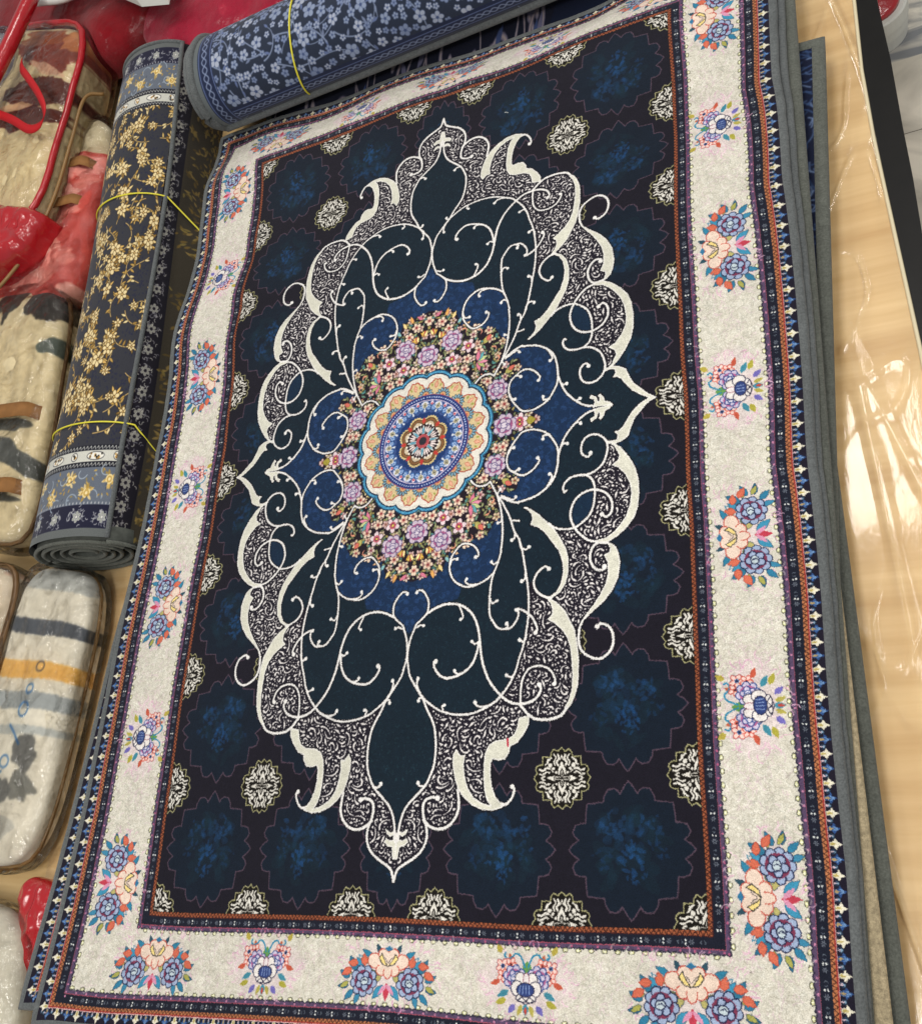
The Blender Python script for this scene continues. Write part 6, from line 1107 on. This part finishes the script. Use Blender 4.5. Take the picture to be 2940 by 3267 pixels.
def ribbon(P_,w_,axis):
    V=[];F=[]
    for p in P_:
        p=Vector(p); V+=[p-Vector(axis)*w_/2,p+Vector(axis)*w_/2]
    for i in range(len(P_)-1): a=i*2; F.append((a,a+1,a+3,a+2))
    n=len(V); V=[Vector(v) for v in V]; V+=[v-Vector((0,0,.002)) for v in V]; 
    F+=[tuple(n+i for i in f[::-1]) for f in F[:]]
    for i in range(len(P_)-1): a=i*2; F+=[(a,a+2,n+a+2,n+a),(a+1,n+a+1,n+a+3,a+3)]
    return V,F
for y0,dy in ((.33,-.03),(.10,-.02)):
    P_=[(-1.62+.44*q,y0+dy*q,.052+.012*math.sin(q*3.1)-.11*max(0,(q-.90)/.10)**1.5) for q in np.linspace(0,1,24)]
    V,F=ribbon(P_,.042,(0,1,0)); mesh_obj('strap',V,F,strap,t)
# pink and red petal pack
c=mottled(.4,.9,'b8483f')
for _ in range(34):
    x,y=R9.uniform(0,.4),R9.uniform(.22,.9); blob(c,x,y,R9.uniform(.03,.06),R9.uniform(.018,.035),R9.uniform(0,3),R9.choice(('d58a7c','cf7a6e','dca090')),R9,.95,.1)
c.a[:int(.23*260)]=hexc('cdbf9c'); blob(c,.25,.30,.14,.07,0,'d98a7e',R9,1,.5); 
t=pack('red and pink petal print blanket pack between the red handled pack and the roll',[(-1.60,.70),(-1.155,.66),(-1.165,1.36),(-1.60,1.42)],Z_T+.002,.04,c.a,'thin',None,p=3.6,seed=31,crease=.6,nz_=(7,.012))
for y0 in (1.16,1.02):
    P_=[(-1.45+.27*q,y0-.03*q,.052-.10*max(0,(q-.86)/.14)**1.5) for q in np.linspace(0,1,20)]
    V,F=ribbon(P_,.034,(0,1,0)); mesh_obj('strap',V,F,strap,t)
V,F=tube(spl([(-1.60,.72,.03),(-1.46,.74,.06),(-1.34,.84,.07),(-1.27,1.0,.075),(-1.25,1.2,.075),(-1.24,1.36,.07),(-1.21,1.40,.03)],8),.0055,8); mesh_obj('piping',V,F,clearp,t)
# big red trimmed pack at the far left
c=mottled(.5,1.0,'cbb98f')
for x,y,rx,ry,a,col in ((.36,.20,.16,.10,.3,'6b1e10'),(.30,.10,.10,.05,0,'8f4a26'),(.33,.40,.20,.09,.1,'44120b'),(.28,.52,.2,.05,0,'400f09'),(.36,.28,.10,.022,.4,'c9a284'),(.25,.46,.09,.02,-.1,'c9a27c'),(.44,.12,.05,.07,0,'b5713c'),(.12,.5,.03,.4,.1,'cdbb94')): blob(c,x,y,rx,ry,a,col,R9,.95)
t=pack('big clear pack of cream and brown blanket with red trim and red handle',[(-1.62,.93),(-1.28,.90),(-1.235,1.66),(-1.75,1.86)],Z_T+.05,.135,c.a,'clear',red_v,.011,p=4.4,seed=44,pip_h=.85)
V,F,_=puffy([(-1.75,.76),(-1.31,.80),(-1.240,.925),(-1.75,1.12)],Z_T+.05,.137,5.5,(13,.005),44,0,8,1.0)
mesh_obj('front_panel',V,F,red_v,t)
V,F=tube(spl([(-1.80,1.02,.17),(-1.62,1.27,.19),(-1.50,1.5,.2),(-1.44,1.78,.19)],8),.024,10); mesh_obj('top_piping',V,F,red_v,t)
rib=mat('red_webbing',col='b3141c',rough=.55,spec=.3,bump=((300,.4,.001),))
V,F=ribbon(spl([(-1.44,1.50,.175),(-1.40,1.44,.19),(-1.34,1.37,.20),(-1.27,1.28,.20),(-1.245,1.22,.185),(-1.27,1.19,.17),(-1.33,1.20,.165),(-1.42,1.27,.165),(-1.52,1.34,.16)],6),.034,(.62,.42,.35)); mesh_obj('handle',V,F,rib,t)
# crimson goods behind
def dkred(col,stars):
    c=mottled(.9,.6,col)
    for _ in range(stars):
        x,y=R9.uniform(0,.9),R9.uniform(0,.6)
        for k in range(5): c.dot(x+.007*math.cos(k*1.257),y+.007*math.sin(k*1.257),.0035,'c2404f',.5)
    return c.a
t=pack('dark crimson quilt in a plain bag, lying behind the left packs',[(-2.0,1.62),(-.98,1.50),(-.80,2.5),(-2.1,2.7)],Z_T+.002,.10,dkred('7d0c18',0),'soft',None,p=3.4,seed=51,nz_=(3,.016),crease=.5)
t=pack('raspberry quilt with faint star print under film, behind the blue blossom roll',[(-1.20,1.43),(-.10,1.34),(-.10,2.2),(-1.05,2.3)],Z_T+.002,.085,dkred('951430',60),'soft',None,p=3.2,seed=57,nz_=(3.4,.016),crease=.6)
# white carton corner and ribbed paper bundle on the quilts
white=mat('white_card',col='cfd0ca',rough=.6,bump=((8,.3,.01),))
t=grp('carton',(-1.0,1.66,.14),'white folded carton resting on the crimson quilts at the top edge','box')
V=[(-1.08,1.62,.15),(-.955,1.515,.15),(-.865,1.500,.13),(-.86,1.62,.13),(-.95,1.72,.15),(-1.08,1.62,.22),(-.965,1.545,.22),(-.885,1.535,.20),(-.86,1.66,.20),(-.96,1.76,.22),(-1.25,1.75,.15),(-1.25,1.75,.22)]
F=[(0,1,6,5),(1,2,7,6),(2,3,8,7),(5,6,7,8,9),(3,4,9,8),(0,5,11,10),(4,10,11,9),(5,9,11),(0,10,4,3,2,1)]
mesh_obj('carton_shell',V,F,white,t,smooth_=False)
t=grp('paper_bundle',(-1.4,1.8,.15),'ribbed white paper bundle lying beside the carton on the crimson quilt','paper bundle')
for k in range(6):
    P_=[(-1.49+.034*k*.45,1.80+.030*k*.5-.0,.145+.004*k),(-1.30+.034*k*.3,1.74+.03*k,.145+.004*k),(-1.05,1.80+.02*k,.15)]
    V,F=tube(spl(P_,5),.012,6); mesh_obj('paper_fold',V,F,white,t)
# clear plastic-wrapped bundle in the very corner
c=mottled(.3,.3,'8f8a92')
for _ in range(10): blob(c,R9.uniform(0,.3),R9.uniform(0,.3),.05,.02,R9.uniform(0,3),R9.choice(('6f6e7c','b5b0b4','5a5766')),R9,.85)
pack('grey bedding in crinkled film in the upper left corner, behind the red trim',[(-2.0,1.30),(-1.62,1.35),(-1.50,1.75),(-2.0,1.9)],Z_T+.06,.18,c.a,'thin',None,p=3.,seed=63,nz_=(9,.010))
# ================================================ film over the board
def sheet(name,x0,x1,y0,y1,nx,ny,label,amp,seed):
    V=[]
    for j in range(ny):
        for i in range(nx):
            y=y0+(y1-y0)*j/(ny-1); xe=x1
            if x0>.5: xe=float(np.interp(y,[p[1] for p in EDGE][::-1],[p[0] for p in EDGE][::-1]))-.006
            x=x0+(xe-x0)*i/(nx-1)
            r1_=1-abs(noise.noise((x*6+seed+1.1*y,y*.9,1)))*13; r2_=1-abs(noise.noise((x*11+seed-y*2.5,y*5,5)))*11; gate=max(0,min(1,.5+1.6*noise.noise((x*5,y*2.5,seed+9))))
            z=Z_T+.0035+amp*max(0,r1_)**1.5+amp*.6*gate*max(0,r2_)**1.5+.0012*noise.noise((x*14,y*7,2))
            V.append((x,y,z))
    o=mesh_obj(name,V,grid_faces(nx,ny),FILM['sheet'],None); tag(o,label,'plastic film','wrinkled clear films on the board'); return o
FILM['sheet']=film_mat('board_film',base=.01,bump=((8,.10,.005),(34,.14,.002)),rough=.13,gain=1.15,haze=.04,stretch=(2.6,.8,1))
sheet('plastic_film',.70,.925,-1.5,1.30,110,560,'wrinkled clear film over the pale board right of the rug stack',.0035,3)
sheet('plastic_film',-1.02,-.70,-1.4,-.10,80,220,'smooth clear film over the pale board left of the rug stack',.003,8)
# ================================================ stool on the floor
sx,sy,sz=.930,1.262,-.62
t=grp('stool',(sx,sy,sz),'white plastic stool with a red seat on the marble floor past the table','stool')
def lathe(prof,cx_,cy_,n=40):
    V=[];F=[]
    for r,z in prof:
        for k in range(n): V.append((cx_+r*math.cos(2*math.pi*k/n),cy_+r*math.sin(2*math.pi*k/n),z))
    for j in range(len(prof)-1):
        for k in range(n): F.append((j*n+k,j*n+(k+1)%n,(j+1)*n+(k+1)%n,(j+1)*n+k))
    F.append(tuple(range(n))[::-1]); F.append(tuple((len(prof)-1)*n+k for k in range(n))); return V,F
V,F=lathe([(.074,sz+.001),(.074,sz+.03),(.078,sz+.034),(.078,sz+.06),(.082,sz+.064),(.082,sz+.10),(.078,sz+.104)],sx,sy); mesh_obj('body',V,F,white,t,smooth_=False)
V,F=lathe([(.066,sz+.1045),(.064,sz+.115),(.055,sz+.12)],sx,sy); mesh_obj('seat',V,F,red_v,t)
